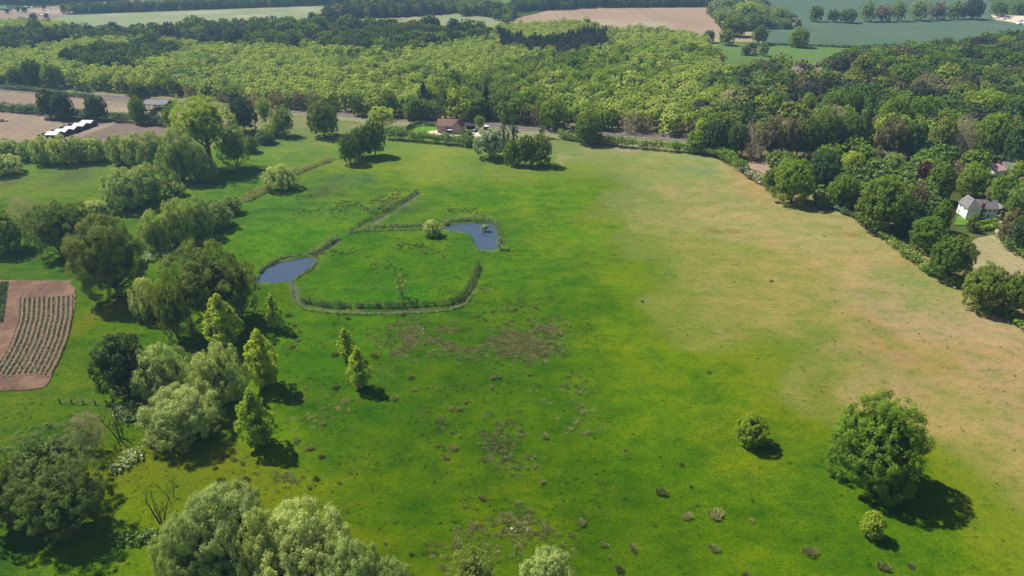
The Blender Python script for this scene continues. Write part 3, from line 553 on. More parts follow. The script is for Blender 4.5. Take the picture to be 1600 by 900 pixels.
# ---------------------------------------------------------------- individual trees: kind|cx|top|bottom|half width (px)|label
T1 = """
fresh|1374|616|768|78|large round oak standing alone at the lower right of the meadow
fresh|1176|644|697|29|small round oak in the meadow left of the large lone oak
yellow|1366|797|842|20|small yellow-green sapling just below the large lone oak
poplar|346|464|548|29|tall young poplar at the foot of the dark tree mass left of the pond
poplar|426|462|518|14|slim young poplar below the left pond, farthest of its line
poplar|409|519|610|28|broad young poplar right of the two round grey willows
poplar|398|611|703|29|nearest young poplar at the bottom of the left row
poplar|540|513|563|14|smaller upright poplar, the upper of the pair out in the meadow
poplar|560|545|610|18|upright poplar with a dark shadow, the lower of the pair out in the meadow
young|627|430|467|12|thin bare young tree alone on the grass inside the ditch loop
willow|675|343|369|15|low grey-green bush at the left tip of the right-hand pond
young|782|371|390|9|small pale willow sapling at the lower right corner of the pond
alder|88|714|845|72|big dark olive alder in the lower left corner casting a wide shadow
alder|70|668|790|80|broad alder standing behind the big one in the lower left corner
alder|-10|700|830|45|olive alder cut by the left edge of the frame
grey|135|640|712|36|pale leafless tree above the big lower left alders
willow|280|597|694|60|round pale willow in front of the pair of grey willows
bushy|212|622|652|24|low bramble-green bush to the left of the round pale willow
dark|188|519|622|47|dark round oak beside the strip of rough grass right of the ploughed plot
willow|252|536|624|46|grey-green willow between the dark round oak and its twin willow
willow|340|536|634|44|rounded grey-green willow just left of the broad young poplar
olive|168|336|470|61|large olive tree with a broken crown beside the upper end of the ploughed plot
alder|322|383|512|68|very large dark tree mass below and left of the left pond
alder|368|398|500|36|right shoulder tree of the large dark mass beside the left pond
willow|228|432|497|27|small grey willow at the left foot of the large dark tree mass
alder|266|428|532|34|thin-stemmed alder with bare poles showing at the left of the dark mass
willow|345|752|890|72|large pale willow at the bottom edge, farthest up of the bottom clump
willow|288|803|915|50|pale willow at the left end of the bottom clump
willow|404|795|905|44|pale willow filling the gap between the two largest bottom willows
willow|470|780|920|76|largest silvery willow in the middle of the bottom clump
willow|552|842|960|56|silvery willow at the right of the bottom clump
willow|612|870|950|34|low willow at the right end of the bottom clump
alder|738|857|935|42|grey-green bush at the bottom edge left of the rush patch
willow|857|858|945|46|pale willow top at the bottom edge below the rush patch
fresh|5|330|394|36|dark round oak with bright top at the left frame edge
grey|40|304|366|26|thin airy tree with dark limbs standing left of the grey alders
alder|84|318|402|40|grey-green alder behind the top of the ploughed plot
alder|120|318|388|32|grey-green alder close against the large olive tree
sallow|150|312|340|26|low round sallow bush above the large olive tree
sallow|240|330|394|27|lowest sallow of the diagonal thicket left of the pond
sallow|274|312|388|30|second sallow up in the diagonal thicket left of the pond
sallow|305|308|372|28|middle sallow of the diagonal thicket left of the pond
sallow|336|312|356|27|right-hand sallow of the diagonal thicket left of the pond
sallow|360|305|334|18|small dark-sided bush at the upper end of the diagonal thicket
willow|198|262|325|37|big spreading willow below the pale willow belt
willow|230|255|312|27|right half of the big spreading willow clump
willow|275|284|306|14|small pale bush alone right of the spreading willow clump
willow|437|257|296|28|smooth domed willow bush standing alone in the upper pasture
willow|4|240|273|28|domed willow bush at the left frame edge in front of the belt
willow|12|216|248|22|back willow at the left end of the pale belt
willow|45|218|250|20|low willow in the pale belt behind the domed edge bush
willow|66|213|256|20|third willow from the left in the pale belt under the field
willow|95|211|257|21|fourth willow from the left in the pale belt under the field
willow|120|213|254|17|narrow willow near the middle of the pale belt
willow|146|213|252|22|dark-bottomed willow in the middle of the pale belt
willow|184|211|255|20|willow left of the tallest ones in the pale belt
willow|210|208|258|24|wide willow in the right half of the pale belt
sallow|240|206|262|25|willow just left of the high leafy clump
sallow|277|202|283|34|tall leafy willow left of the very tall poplar
sallow|308|222|284|25|dark leafy willow below the very tall poplar
lime|320|152|264|43|very tall bright green poplar, the highest tree of the left side
ash|365|196|262|30|multi-stemmed ash with pale poles right of the very tall poplar
fresh|266|163|206|14|dark oak between the barn and the very tall poplar
dark|378|154|206|25|dark open oak behind the multi-stemmed ash
ash|412|152|192|17|light green ash behind the upper left pasture
ash|441|165|212|22|light green ash at the corner of the upper pasture
willow|424|188|212|18|greyish sallow left of the upper pasture ash
bushy|414|203|224|17|low bushes at the left corner of the upper pasture
bushy|390|212|238|14|small dark bush right of the multi-stemmed ash
oak|503|159|213|28|solid round oak at the top of the upper pasture
lime|596|167|202|20|pale smooth domed tree beside the railway
oak|584|186|243|21|right-hand oak of the dark trio at the head of the meadow
oak|563|196|246|24|middle oak of the dark trio at the head of the meadow
oak|545|208|256|19|lowest oak of the dark trio at the head of the meadow
dark|74|140|184|17|left half of the twin oaks above the pig field
dark|97|145|186|18|right half of the twin oaks above the pig field
dark|149|148|187|18|single dark oak right of the twin oaks
fresh|215|151|193|15|open-crowned oak in front of the barn
dark|219|130|160|17|dark oak behind the barn beside the railway
dark|240|172|194|9|small dark tree under the barn roof
silver|765|201|247|28|silvery whitebeam at the head of the meadow in front of the house garden
column|787|181|240|9|slim dark cypress-shaped tree, the left of the pair by the whitebeam
column|802|183|240|11|stout dark columnar tree, the right of the pair by the whitebeam
fresh|800|218|258|15|low round oak at the foot of the columnar pair
oak|822|212|259|16|middle oak of the clump at the head of the meadow
olive|845|208|258|22|olive-topped oak at the right of the clump at the head of the meadow
column|847|176|216|7|narrow tree rising beside the railway behind the clump
fresh|866|154|202|25|bright dense oak beyond the railway
oak|920|176|224|26|round oak on the near side of the railway
lime|750|180|208|8|small light tree right of the pink house
fresh|730|203|224|14|bright low tree in front of the right end of the pink house
conifer|662|132|184|14|broad dark fir at the wood edge left of the pink house
column|695|138|186|10|narrow bright green tree at the wood edge above the pink house
conifer|759|134|186|12|dark fir at the wood edge right of the pink house
oak|779|145|188|17|dark round oak at the wood edge right of the fir
oak|608|142|182|15|round oak at the wood edge above the pale domed tree
oak|560|150|181|13|small oak at the wood edge above the solid pasture oak
browntwig|430|138|172|15|first russet leafless tree from the left along the wood edge
browntwig|467|142|172|12|second russet leafless tree along the wood edge
browntwig|490|143|174|15|third and fullest russet leafless tree along the wood edge
grey|396|146|170|13|greyish leafless bush left of the russet trees
browntwig|350|140|164|11|lone russet tree at the wood edge above the very tall poplar
browntwig|297|137|160|10|small russet tree at the wood edge behind the barn
browntwig|626|162|183|7|small buff tree left of the broad dark fir
browntwig|641|161|184|8|buff tree touching the broad dark fir
browntwig|818|166|196|9|left russet tree beyond the railway behind the clump
browntwig|837|166|197|10|right russet tree beyond the railway behind the clump
grey|985|172|208|20|wide leafless grey tree beyond the railway
grey|1008|182|208|14|smaller leafless grey tree beyond the railway
browntwig|1066|190|212|9|buff tree at the right end of the open railway
browntwig|1085|186|212|12|purplish leafless tree at the right end of the open railway
fresh|1092|204|238|22|bright green tree at the corner where the railway disappears
dark|1118|188|240|24|dark dense tree at the corner where the railway disappears
teal|1152|194|245|17|bluish green tree at the bend of the meadow hedge
grey|1178|190|246|20|greyish budding tree left of the big brown one
brown|1208|180|247|24|big purplish brown tree above the bare yard
browntwig|1176|220|252|16|low brown twiggy tree at the left of the bare yard
brown|1236|186|246|20|purplish brown tree right of the big brown one
ash|1218|178|200|12|pale green top showing over the big brown tree
oak|1262|182|244|24|dark green tree right of the brown pair
oak|1292|170|240|26|dark olive tree in the wood left of the tall columnar tree
oak|1322|176|238|28|broad olive green tree at the foot of the tall columnar tree
column|1356|136|246|17|tallest columnar tree in the right-hand wood
brown|1392|182|252|26|orange brown tree right of the tall columnar tree
teal|1426|188|252|22|bluish green tree between the brown and the grey ones
olive|1474|184|246|22|olive tree leaning on the pale leafless one
grey|1506|180|246|28|large pale leafless tree in the right-hand wood
fresh|1556|178|250|30|wide bright oak right of the large pale leafless tree
teal|1592|192|262|20|bluish tree at the right frame edge beside the wide bright oak
oak|1600|150|205|24|dark oak at the right frame edge in the wood
oak|1200|112|150|14|round dark tree at the corner of the green pasture
oak|1228|107|152|20|dark round tree left of the red roof in the wood
column|1207|102|130|7|narrow dark tree at the edge of the green pasture
silver|1203|134|166|11|silvery tree in the wood left of the red roof
fresh|1284|97|130|14|bright green tree at the edge of the green pasture
pine|1312|88|138|18|dark pine behind the bright edge tree
pine|1334|82|125|13|second dark pine behind the olive giant
olive|1346|84|146|24|giant olive tree among the pines
conifer|1375|116|142|9|small bluish fir right of the giant olive tree
pine|1290|122|165|18|dark pine right of the red roof
pine|1262|128|168|20|dark pine below the red roof
pine|1318|132|160|16|low dark pine under the giant olive tree
ash|1306|116|142|14|light green small tree among the dark pines
fresh|1412|100|146|31|broad bright oak right of the giant olive tree
oak|1384|92|125|16|oak at the upper edge of the right wood
oak|1462|83|120|28|broad dark oak near the top edge of the right wood
browntwig|1436|84|110|12|buff budding tree near the top of the right wood
pine|1528|84|112|12|dark pine near the top of the right wood
oak|1500|110|142|21|round bright oak in the middle of the right wood
oak|1545|106|140|22|green oak in the upper right of the wood
oak|1560|76|116|20|oak near the top right edge of the wood
oak|1592|82|126|24|large oak at the right frame edge near the top
grey|1482|112|140|13|thin pinkish budding tree in the middle of the right wood
brown|1560|119|146|15|purplish copper-brown tree in the right wood
brown|1568|134|162|17|buff domed tree right of the yellowish oak
yellow|1538|140|190|34|wide yellowish green oak in the right wood
teal|1586|152|206|24|bluish oak below the buff domed tree
pine|1438|128|176|22|dark pine thicket in the middle of the right wood
pine|1466|138|180|16|dark pine left of the yellowish oak
pine|1415|132|160|16|dark pine above the pair of round oaks
ash|1395|138|168|17|light green airy tree above the pair of round oaks
fresh|1396|151|212|25|left round oak of the bright pair in the right wood
fresh|1441|152|212|25|right round oak of the bright pair in the right wood
oak|1506|128|176|24|sloping green oak left of the yellowish oak
fresh|1214|142|188|20|bright tree at the left of the middle of the wood
conifer|1239|147|200|11|dark narrow fir in the middle of the wood
fresh|1262|146|190|17|bright tree right of the dark narrow fir
fresh|1308|141|196|28|large light green oak left of the tall columnar tree
oak|1332|140|200|18|dark right half of the large light green oak
fresh|1480|170|214|26|bright oak behind the large pale leafless tree
fresh|1242|248|318|36|big round oak at the meadow edge, nearest the bare yard
fresh|1208|262|296|17|left shoulder oak beside the big round one at the meadow edge
teal|1288|233|300|28|tall bluish green tree behind the big round meadow edge oak
fresh|1318|270|325|26|medium round oak second along the meadow edge
yellow|1332|236|272|21|yellow green tree behind the meadow edge oaks
oak|1384|275|362|48|largest spreading oak of the meadow edge row
brown|1432|282|345|20|brown-tinted tree at the right side of the largest spreading oak
teal|1428|318|370|28|dark bluish tree below the largest spreading oak
fresh|1474|312|362|17|bright tree immediately left of the white house
fresh|1452|338|394|30|bright oak fourth along the meadow edge row
oak|1490|366|440|37|dark dense oak at the lower end of the meadow edge row
fresh|1474|368|400|22|bright top of the lower meadow edge oak
olive|1519|333|362|9|small olive tree in front of the white house
copper|1443|252|305|14|dark red copper beech behind the white house garden
oak|1470|254|316|24|dark green tree right of the copper beech
fresh|1522|254|308|25|large round tree directly behind the white house
fresh|1572|272|322|22|round tree right of and behind the white house
lime|1592|252|292|16|light green tree at the right frame edge above the white house
ash|1592|290|350|26|light green tree at the right frame edge beside the white house
brown|1582|326|382|19|brownish tree right of the white house drive
teal|1603|330|395|20|bluish tree at the right frame edge below the brownish one
oak|1542|412|486|38|dark oak at the lower end of the lane beside the dry lawn
oak|1592|420|498|30|oak at the right frame edge at the end of the lane
ash|1396|238|276|20|grey-green tree left of the copper beech
bushy|1368|245|275|15|greyish shrub behind the largest spreading oak
fresh|1412|258|292|15|small bright tree next to the clearing
grey|1496|248|272|12|grey rounded shrub between the white house trees and the wood
browntwig|1462|240|262|10|small brown shrub near the copper beech
bushy|1285|302|326|10|low bluish bush between the two first meadow edge oaks
oak|1148|25|56|22|dark oak at the top corner of the brown ploughed field
oak|1108|47|66|10|small oak at the lower corner of the brown ploughed field
olive|1136|45|70|14|domed oak with a dark shadow at the corner of the brown field
oak|1187|41|69|14|round dark oak above the blossoming bushes
blossom|1165|70|86|8|white blossoming hawthorn at the left of the pasture bush group
blossom|1177|75|87|6|small white blossoming hawthorn in the pasture bush group
oak|1175|66|84|9|green bush behind the blossoming hawthorns
ash|1194|66|87|11|light green bush at the right of the pasture bush group
fresh|1249|43|73|17|lone oak on the hedge line between pasture and blue-green crop
blossom|1150|10|27|10|grey blossoming thorn above the brown field corner
blossom|1117|11|27|10|dark blossoming thorn beside the brown field
ash|1128|16|40|15|pale green rounded tree beside the brown field
ash|1136|-4|20|17|pale tree at the top edge above the brown field corner
lime|1168|3|32|19|light green tree at the top edge left of the blue-green crop
oak|1180|20|47|15|mid green tree above the round dark oak
ash|1217|11|37|17|pale rounded tree jutting into the blue-green crop
olive|1195|24|44|9|reddish-brown bush in the spinney by the blue-green crop
fresh|1227|32|45|9|small round bush below the pale jutting tree
blossom|1246|30|46|9|yellowish-white blossoming bush at the right tip of the spinney
blossom|1209|32|45|7|white blossoming bush in the middle of the spinney
blossom|1190|33|45|6|small white blossoming bush at the left of the spinney
oak|1276|10|33|12|separate dark oak at the left end of the crop belt
oak|1302|15|34|10|second oak of the belt in the blue-green crop
oak|1325|14|35|16|third oak of the belt in the blue-green crop
ash|1356|2|33|14|tall pale tree in the left half of the crop belt
brown|1380|7|33|16|brownish tree in the crop belt
ash|1405|2|32|17|pale tree in the middle of the crop belt
ash|1436|0|31|18|wide pale green tree in the middle of the crop belt
brown|1467|3|30|16|purplish tree in the right half of the crop belt
olive|1494|3|29|14|greyish tree near the right end of the crop belt
dark|1521|-2|29|18|dark oak closing the right end of the crop belt
oak|1562|4|24|14|dark tree beside the car yard at the top right
oak|1594|5|22|13|tree at the top right corner beside the car yard
dark|175|34|47|9|dark round bush in the pale field above the wood
dark|220|36|49|8|left bush of the group in the pale field above the wood
dark|237|35|48|7|second bush of the group in the pale field above the wood
oak|249|39|47|5|small bush of the group in the pale field above the wood
dark|488|19|33|8|lone dark tree at the notch of the pale field
dark|52|21|33|7|dark tree at the corner of the pig field
dark|32|26|33|6|small dark tree at the lower edge of the pig field
dark|72|21|29|4|small dark bush by the last white pig huts
dark|38|11|19|5|dark bush in the middle of the pig field
dark|28|11|19|3|tiny bush left of the dark one in the pig field
dark|11|14|21|4|tiny bush at the left edge of the pig field
dark|68|7|14|3|tiny bush on the fence line of the pig field
oak|24|106|134|15|dark green tree at the near edge of the far left wood
oak|50|94|135|16|tall dark green tree at the near edge of the far left wood
fresh|80|100|137|17|bright-topped round tree at the near edge of the far left wood
"""
for r in T1.strip().splitlines():
    k, cx, tp, bt, hw, lb = r.split('|')
    nm = 'willow_bush' if (k in ('willow', 'sallow') and 'bush' in lb) else None
    place_tree(k, float(cx), float(tp), float(bt), float(hw), lb, name=nm)
# ---------------------------------------------------------------- woods: instanced as ground cover (far off, one mass each)
def wood(name, label, poly_px, spacing, kinds, hrange, seed, excl=(), tier='s', tail=None, thin=None):
    poly = W(poly_px); rng = np.random.RandomState(seed)
    xs_, ys_ = [a for a, _ in poly], [b for _, b in poly]
    X, Y = np.meshgrid(np.arange(min(xs_), max(xs_), spacing), np.arange(min(ys_), max(ys_), spacing * .9))
    X = X + (rng.rand(*X.shape) - .5) * spacing * .95; Y = Y + (rng.rand(*Y.shape) - .5) * spacing * .95; X, Y = X.ravel(), Y.ravel()
    k = inpoly(X + (fbm(X, Y, 20, 5, 2) - .5) * 12, Y + (fbm(X, Y, 20, 8, 2) - .5) * 14, poly)
    for e in excl: k &= ~inpoly(X, Y, W(e))
    for (tx, ty, r) in TREES:
        if r > 2: k &= (X - tx) ** 2 + (Y - ty) ** 2 > (r * .62 + spacing * .25) ** 2
    if thin is not None: k &= rng.rand(len(X)) < thin
    X, Y = X[k], Y[k]; n = len(X)
    if not n: return
    col = bpy.data.collections.new(name + '_kinds'); meshes = []; ws = []
    for kd_, wgt in kinds:
        for v in range(2):
            cm, tm = proto(kd_, tier, v); key = ('join', kd_, tier, v)
            if key not in CACHE:
                Vc = np.empty(len(cm.vertices) * 3, np.float32); cm.vertices.foreach_get('co', Vc); Vt = np.empty(len(tm.vertices) * 3, np.float32); tm.vertices.foreach_get('co', Vt)
                Vc, Vt = Vc.reshape(-1, 3), Vt.reshape(-1, 3); ti = np.empty(len(Vc), np.float32); cm.attributes['tint'].data.foreach_get('value', ti)
                Qc = np.arange(len(Vc)).reshape(-1, 4); Qt = np.array([list(p_.vertices) for p_ in tm.polygons]) + len(Vc)
                CACHE[key] = np_mesh('woodland_tree', np.concatenate([Vc, Vt]), quads=np.concatenate([Qc, Qt]), mats=[cm.materials[0], tm.materials[0]],
                                     attrs={'tint': ('FLOAT', np.concatenate([ti, np.zeros(len(Vt))]))}, midx=[0] * len(Qc) + [1] * len(Qt))
            o = bpy.data.objects.new('woodland_tree_%02d' % len(meshes), CACHE[key]); col.objects.link(o); meshes.append(kd_); ws.append(wgt)
    pt = np.array(ws) / sum(ws); fld = fbm(X, Y, 45, seed + 3, 3)
    # species drift in patches: cumulative weight looked up with a patchy noise
    u = np.clip((fld - .5) * 2.2 + .5, 0, .999) * .55 + rng.rand(n) * .45
    idx = np.searchsorted(np.cumsum(pt), u).clip(0, len(pt) - 1)
    H = rng.uniform(hrange[0], hrange[1], n) * (.85 + .3 * fbm(X, Y, 30, seed + 9, 2))
    big = rng.rand(n); H = H * np.where(big > .93, 1.25, 1)
    scl = np.zeros((n, 3))
    for i, kd_ in enumerate(meshes):
        s = idx == i; K = KINDS[kd_]; rad = spacing * rng.uniform(.55, .85, s.sum()) * np.where(big[s] > .93, 1.3, 1)
        if kd_ in ('conifer',): rad *= .8
        scl[s, 0] = scl[s, 1] = rad / K['R']; scl[s, 2] = H[s] / K['H']
    me = bpy.data.meshes.new(name); me.from_pydata([(a, b, 0) for a, b in zip(X, Y)], [], [])
    for nm, ty, arr in (('idx', 'INT', idx.astype(np.int32)), ('rot', 'FLOAT', rng.rand(n).astype(np.float32) * 6.28), ('scl', 'FLOAT_VECTOR', scl.astype(np.float32).ravel())):
        a = me.attributes.new(nm, ty, 'POINT'); a.data.foreach_set('vector' if ty == 'FLOAT_VECTOR' else 'value', arr)
    ng = bpy.data.node_groups.new(name, 'GeometryNodeTree')
    ng.interface.new_socket('Geometry', in_out='INPUT', socket_type='NodeSocketGeometry'); ng.interface.new_socket('Geometry', in_out='OUTPUT', socket_type='NodeSocketGeometry')
    gi = ng.nodes.new('NodeGroupInput'); go = ng.nodes.new('NodeGroupOutput'); iop = ng.nodes.new('GeometryNodeInstanceOnPoints')
    ci = ng.nodes.new('GeometryNodeCollectionInfo'); ci.inputs['Collection'].default_value = col; ci.inputs['Separate Children'].default_value = True; ci.inputs['Reset Children'].default_value = True
    def na(nm, ty):
        q = ng.nodes.new('GeometryNodeInputNamedAttribute'); q.data_type = ty; q.inputs['Name'].default_value = nm; return q.outputs['Attribute']
    cx = ng.nodes.new('ShaderNodeCombineXYZ'); ng.links.new(na('rot', 'FLOAT'), cx.inputs[2])
    ng.links.new(gi.outputs[0], iop.inputs['Points']); ng.links.new(ci.outputs[0], iop.inputs['Instance']); iop.inputs['Pick Instance'].default_value = True
    ng.links.new(na('idx', 'INT'), iop.inputs['Instance Index']); ng.links.new(cx.outputs[0], iop.inputs['Rotation']); ng.links.new(na('scl', 'FLOAT_VECTOR'), iop.inputs['Scale'])
    ng.links.new(iop.outputs[0], go.inputs[0])
    o = link(bpy.data.objects.new(name, me)); md = o.modifiers.new('scatter', 'NODES'); md.node_group = ng
    tag(o, label, 'woodland', kind='stuff'); print(name, n); return o
FRONT = [(-120,131),(0,131),(100,139),(180,149),(290,154),(400,166),(470,174),(520,178),(600,183),(700,189),(780,194),(900,201),(1000,209),(1080,217),(1150,232)]
DARKB = [(222,66),(300,57),(400,54),(480,52),(600,56),(700,60),(750,62),(770,68),(705,84),(620,97),(560,94),(470,88),(380,86),(300,80),(235,76)]
DARKL = [(-120,70),(60,62),(115,60),(190,62),(230,66),(200,76),(110,80),(60,92),(-120,96)]
DARKM = [(100,100),(170,90),(240,82),(290,92),(260,108),(200,124),(150,124),(110,112)]
FIRS = [(780,66),(800,66),(830,78),(880,74),(905,60),(950,62),(950,90),(885,104),(830,99),(785,89)]
RW = [(1155,128),(1190,116),(1240,132),(1290,112),(1330,98),(1390,92),(1480,84),(1530,78),(1640,66),(1760,60),(1760,262),(1600,254),(1500,246),(1400,250),(1300,238),(1150,232),(1080,217),(1100,180),(1120,150)]
BW = [(-120,50),(0,44),(60,44),(110,52),(170,64),(225,66),(300,57),(400,54),(480,52),(600,56),(700,60),(750,58),(800,52),(870,48),(910,46),(960,56),(1010,60),(1080,62),(1105,80),(1118,98),(1150,125),(1120,150),(1100,180),(1080,217)]
BROAD = [(640,186),(690,158),(790,118),(890,104),(1000,92),(1088,84),(1118,104),(1152,150),(1130,226),(1040,213),(900,201),(780,194)]
wood('birch_wood', 'light yellow-green birch wood stretching across the left and middle beyond the railway', FRONT[:-1] + BW[::-1], 5.0, [('birch', 6), ('ash', 1.2), ('lime', .6), ('oak', .35), ('grey', .45)], (8, 10.4), 1, excl=(DARKB, DARKL, DARKM, FIRS, BROAD), tier='l')
wood('broadleaf_wood', 'bright broadleaf wood with larger rounded crowns in the right half beyond the railway', BROAD, 6.2, [('birch', 3.5), ('lime', 1.5), ('ash', 1.3), ('fresh', 1.6), ('yellow', 1.2), ('oak', .3)], (8.5, 12), 21, excl=(FIRS,), tier='l')
wood('oak_belt', 'darker band of mixed oaks and pines inside the top of the birch wood', DARKB, 9, [('oak', 4), ('pine', 1.2), ('fresh', 1.5), ('dark', 1), ('teal', 1), ('ash', 1), ('grey', .5)], (11, 15), 2, tier='l')
wood('pine_belt', 'grey-green pine belt at the upper left of the birch wood', DARKL, 7, [('pine', 3), ('oak', 2), ('teal', 1), ('ash', .8)], (9, 13), 3)
wood('oak_stand', 'dark stand of oaks in the left half of the birch wood', DARKM, 7, [('dark', 1.5), ('oak', 3), ('teal', 1), ('fresh', 1)], (9, 13), 4)
wood('fir_plantation', 'dark blue-green fir and pine plantation near the top middle of the wood', FIRS, 5, [('conifer', 2), ('pine', 3)], (8.5, 12), 5)
wood('mixed_woodland', 'dense mixed woodland filling the right side between the larger crowns', RW, 8.5, [('fresh', 2.2), ('oak', 2.5), ('teal', 1.2), ('dark', 1), ('ash', 1), ('brown', .7), ('pine', 1), ('yellow', .8), ('olive', 1), ('grey', .3)], (9, 13), 6, tier='l')
wood('tree_belt', 'long dark tree belt across the fields at the top left', [(95,25),(100,22),(400,11.5),(545,7),(545,3.5),(400,9),(200,15),(95,21)], 6, [('oak', 4), ('teal', 1.5), ('ash', 1)], (8, 11), 7)
wood('copse', 'tree belt above the pale field in the middle of the top edge', [(507,32),(560,30),(640,26),(720,20),(715,12),(640,14),(560,16),(507,24)], 7, [('oak', 3), ('dark', 2), ('brown', .8), ('ash', 1.2), ('fresh', 1)], (9, 13), 8)
wood('copse', 'tree belt left of the brown ploughed field at the top edge', [(722,24),(765,27),(790,38),(800,34),(803,24),(770,15),(722,16)], 7, [('oak', 2), ('ash', 2), ('dark', 1), ('fresh', 1)], (8, 12), 9)
wood('tree_belt', 'dark tree belt behind the brown ploughed field', [(800,19),(860,16),(935,12),(1118,11),(1118,6),(935,6),(860,9),(800,12)], 7, [('oak', 4), ('dark', 1), ('teal', 1.5), ('ash', .6)], (9, 13), 10)
wood('far_wood', 'far bluish wood along the top left edge', [(-100,4),(30,8),(70,8),(160,2),(210,-3),(210,-16),(-100,-14)], 9, [('dark', 3), ('teal', 2)], (9, 13), 11)
wood('thorn_scrub', 'tangled light scrub beside the brown field and the blue-green crop', [(1108,22),(1125,38),(1160,50),(1200,46),(1238,44),(1240,30),(1200,18),(1185,4),(1120,4)], 8, [('ash', 3), ('blossom', 1), ('oak', 1.5), ('fresh', 1)], (6, 9), 13)
wood('house_woodland', 'understorey trees and shrubs round the white house and its lane', [(1200,262),(1240,248),(1330,238),(1480,246),(1600,256),(1700,270),(1700,330),(1600,322),(1566,300),(1480,300),(1480,362),(1400,352),(1330,322),(1260,305)], 8, [('oak', 2), ('fresh', 2), ('bushy', 1.5), ('teal', 1), ('ash', 1)], (5, 8.5), 14, tier='l', excl=([(1360,240),(1450,250),(1440,275),(1360,268)], [(1465,270),(1590,270),(1590,360),(1465,360)], [(1538,258),(1610,258),(1610,283),(1538,283)]), thin=.75)
# ---------------------------------------------------------------- hedges and reeds
def hedge(name, label, pts_px, w, h, mat, seed, nper=150, cat='hedge', leaf=.42, kind=None, asp=1.6, upn=0.0, world=False):
    pl = pts_px if world else W(pts_px); rng = np.random.RandomState(seed); P_ = []; L = 0
    seg = [math.hypot(pl[i + 1][0] - pl[i][0], pl[i + 1][1] - pl[i][1]) for i in range(len(pl) - 1)]; L = sum(seg)
    st = w * .42; nC = max(3, int(L / st * 4)); tt = np.sort(rng.rand(nC)) * L; cs = np.concatenate([[0], np.cumsum(seg)])
    xs_ = np.interp(tt, cs, [a for a, _ in pl]); ys_ = np.interp(tt, cs, [b for _, b in pl])
    hh = h * (.85 + .45 * fbm(xs_, ys_, 7, seed, 3)) * rng.uniform(.75, 1.12, nC)
    if upn: hh = hh * rng.uniform(.35, 1.15, nC)
    C = np.stack([xs_ + rng.uniform(-.3, .3, nC) * w, ys_ + rng.uniform(-.3, .3, nC) * w, hh * .55], 1)
    n = int(L * nper * w * .26); idx = rng.randint(0, nC, n); d = unit(rng.randn(n, 3)); d[:, 2] = np.abs(d[:, 2]) * 1.0 - .35
    sub = unit(rng.randn(nC * 6, 3)).reshape(nC, 6, 3)[idx, rng.randint(0, 6, n)]
    q = sub * .6 + d * .5
    pos = C[idx] + q * np.stack([np.full(n, w * .55), np.full(n, w * .55), hh[idx] * .5], 1); pos[:, 2] = np.clip(pos[:, 2], .03, None)
    nn = unit(q + .5 * rng.randn(n, 3) + np.array([0, 0, .3])); u = unit(np.cross(nn, rng.randn(n, 3)))
    if upn:
        dv = unit(np.array([0, 0, 1.0]) + rng.randn(n, 3) * .35); nn = unit(np.cross(dv, rng.randn(n, 3))); u = dv
    v = np.cross(nn, u); ww = leaf * rng.uniform(.6, 1.2, n)[:, None] * .5; l = ww * asp
    V = np.stack([pos - u * l, pos + v * ww - nn * ww * .3, pos + u * l, pos - v * ww], 1).reshape(-1, 3)
    ti = np.repeat(np.clip(rng.rand(nC)[idx] * .6 + rng.rand(n) * .4, 0, 1), 4)
    o = link(bpy.data.objects.new(name, np_mesh(name, V, quads=np.arange(len(V)).reshape(-1, 4), mats=[M[mat]], attrs={'tint': ('FLOAT', ti)})))
    return tag(o, label, cat, kind=kind)
M['leaf_reed'] = leaf_mat('leaf_reed', (.27, .36, .17), transl=.25, warm=.2)
M['leaf_bramble'] = leaf_mat('leaf_bramble', (.13, .21, .08), transl=.25, warm=.2)
M['leaf_rush'] = leaf_mat('leaf_rush', (.235, .285, .12), transl=.25, second=(.50, .49, .31), var=.6)
M['leaf_rush_green'] = leaf_mat('leaf_rush_green', (.13, .16, .055), transl=.2, second=(.28, .27, .14), var=.4)
M['leaf_straw'] = leaf_mat('leaf_straw', (.44, .43, .24), transl=.25, second=(.24, .30, .12))
hedge('hedge', 'dark clipped hedge between the pink house garden and the meadow', [(604,217),(640,219),(690,224),(740,230)], 4.2, 4.5, 'leaf_bushy', 1)
hedge('hedge', 'dark hedge along the meadow head right of the tree clump', [(872,214),(900,220),(935,225),(990,231),(1045,236)], 3.8, 4.0, 'leaf_bushy', 2)
hedge('hedge', 'bright leafy hedge rounding the meadow corner', [(1045,236),(1085,239),(1120,245),(1145,257),(1160,270)], 4.2, 4.0, 'leaf_fresh', 3)
hedge('hedge', 'white blossoming hedge end at the meadow corner by the bare yard', [(1158,266),(1170,276),(1182,284),(1190,288)], 3.0, 2.6, 'leaf_blossom', 4)
hedge('hedge', 'low rough hedge under the first meadow edge oaks', [(1278,318),(1300,326),(1330,338),(1345,348)], 2.2, 1.8, 'leaf_bramble', 5)
hedge('hedge', 'dark hedge section in front of the largest spreading oak', [(1342,346),(1358,358),(1372,368)], 2.4, 2.6, 'leaf_dark', 6)
hedge('hedge', 'long trimmed hedge following the lane down the right side of the meadow', [(1374,368),(1395,382),(1420,402),(1450,424),(1475,436),(1500,450)], 3.0, 2.2, 'leaf_bushy', 7)
hedge('hedge', 'short trimmed hedge at the right frame edge below the last oaks', [(1570,492),(1600,515),(1640,540)], 1.8, 1.6, 'leaf_fresh', 8)
hedge('garden_hedge', 'flat clipped garden hedge in front of the white house', [(1518,362),(1558,356)], 2.0, 1.6, 'leaf_fresh', 9)
hedge('garden_hedge', 'upper low garden hedge close under the white house', [(1526,351),(1558,347)], 1.5, 1.3, 'leaf_fresh', 10)
hedge('garden_hedge', 'curving hedge at the right frame edge along the dry lawn', [(1565,372),(1575,388),(1600,404),(1640,420)], 3.2, 3.0, 'leaf_bushy', 11)
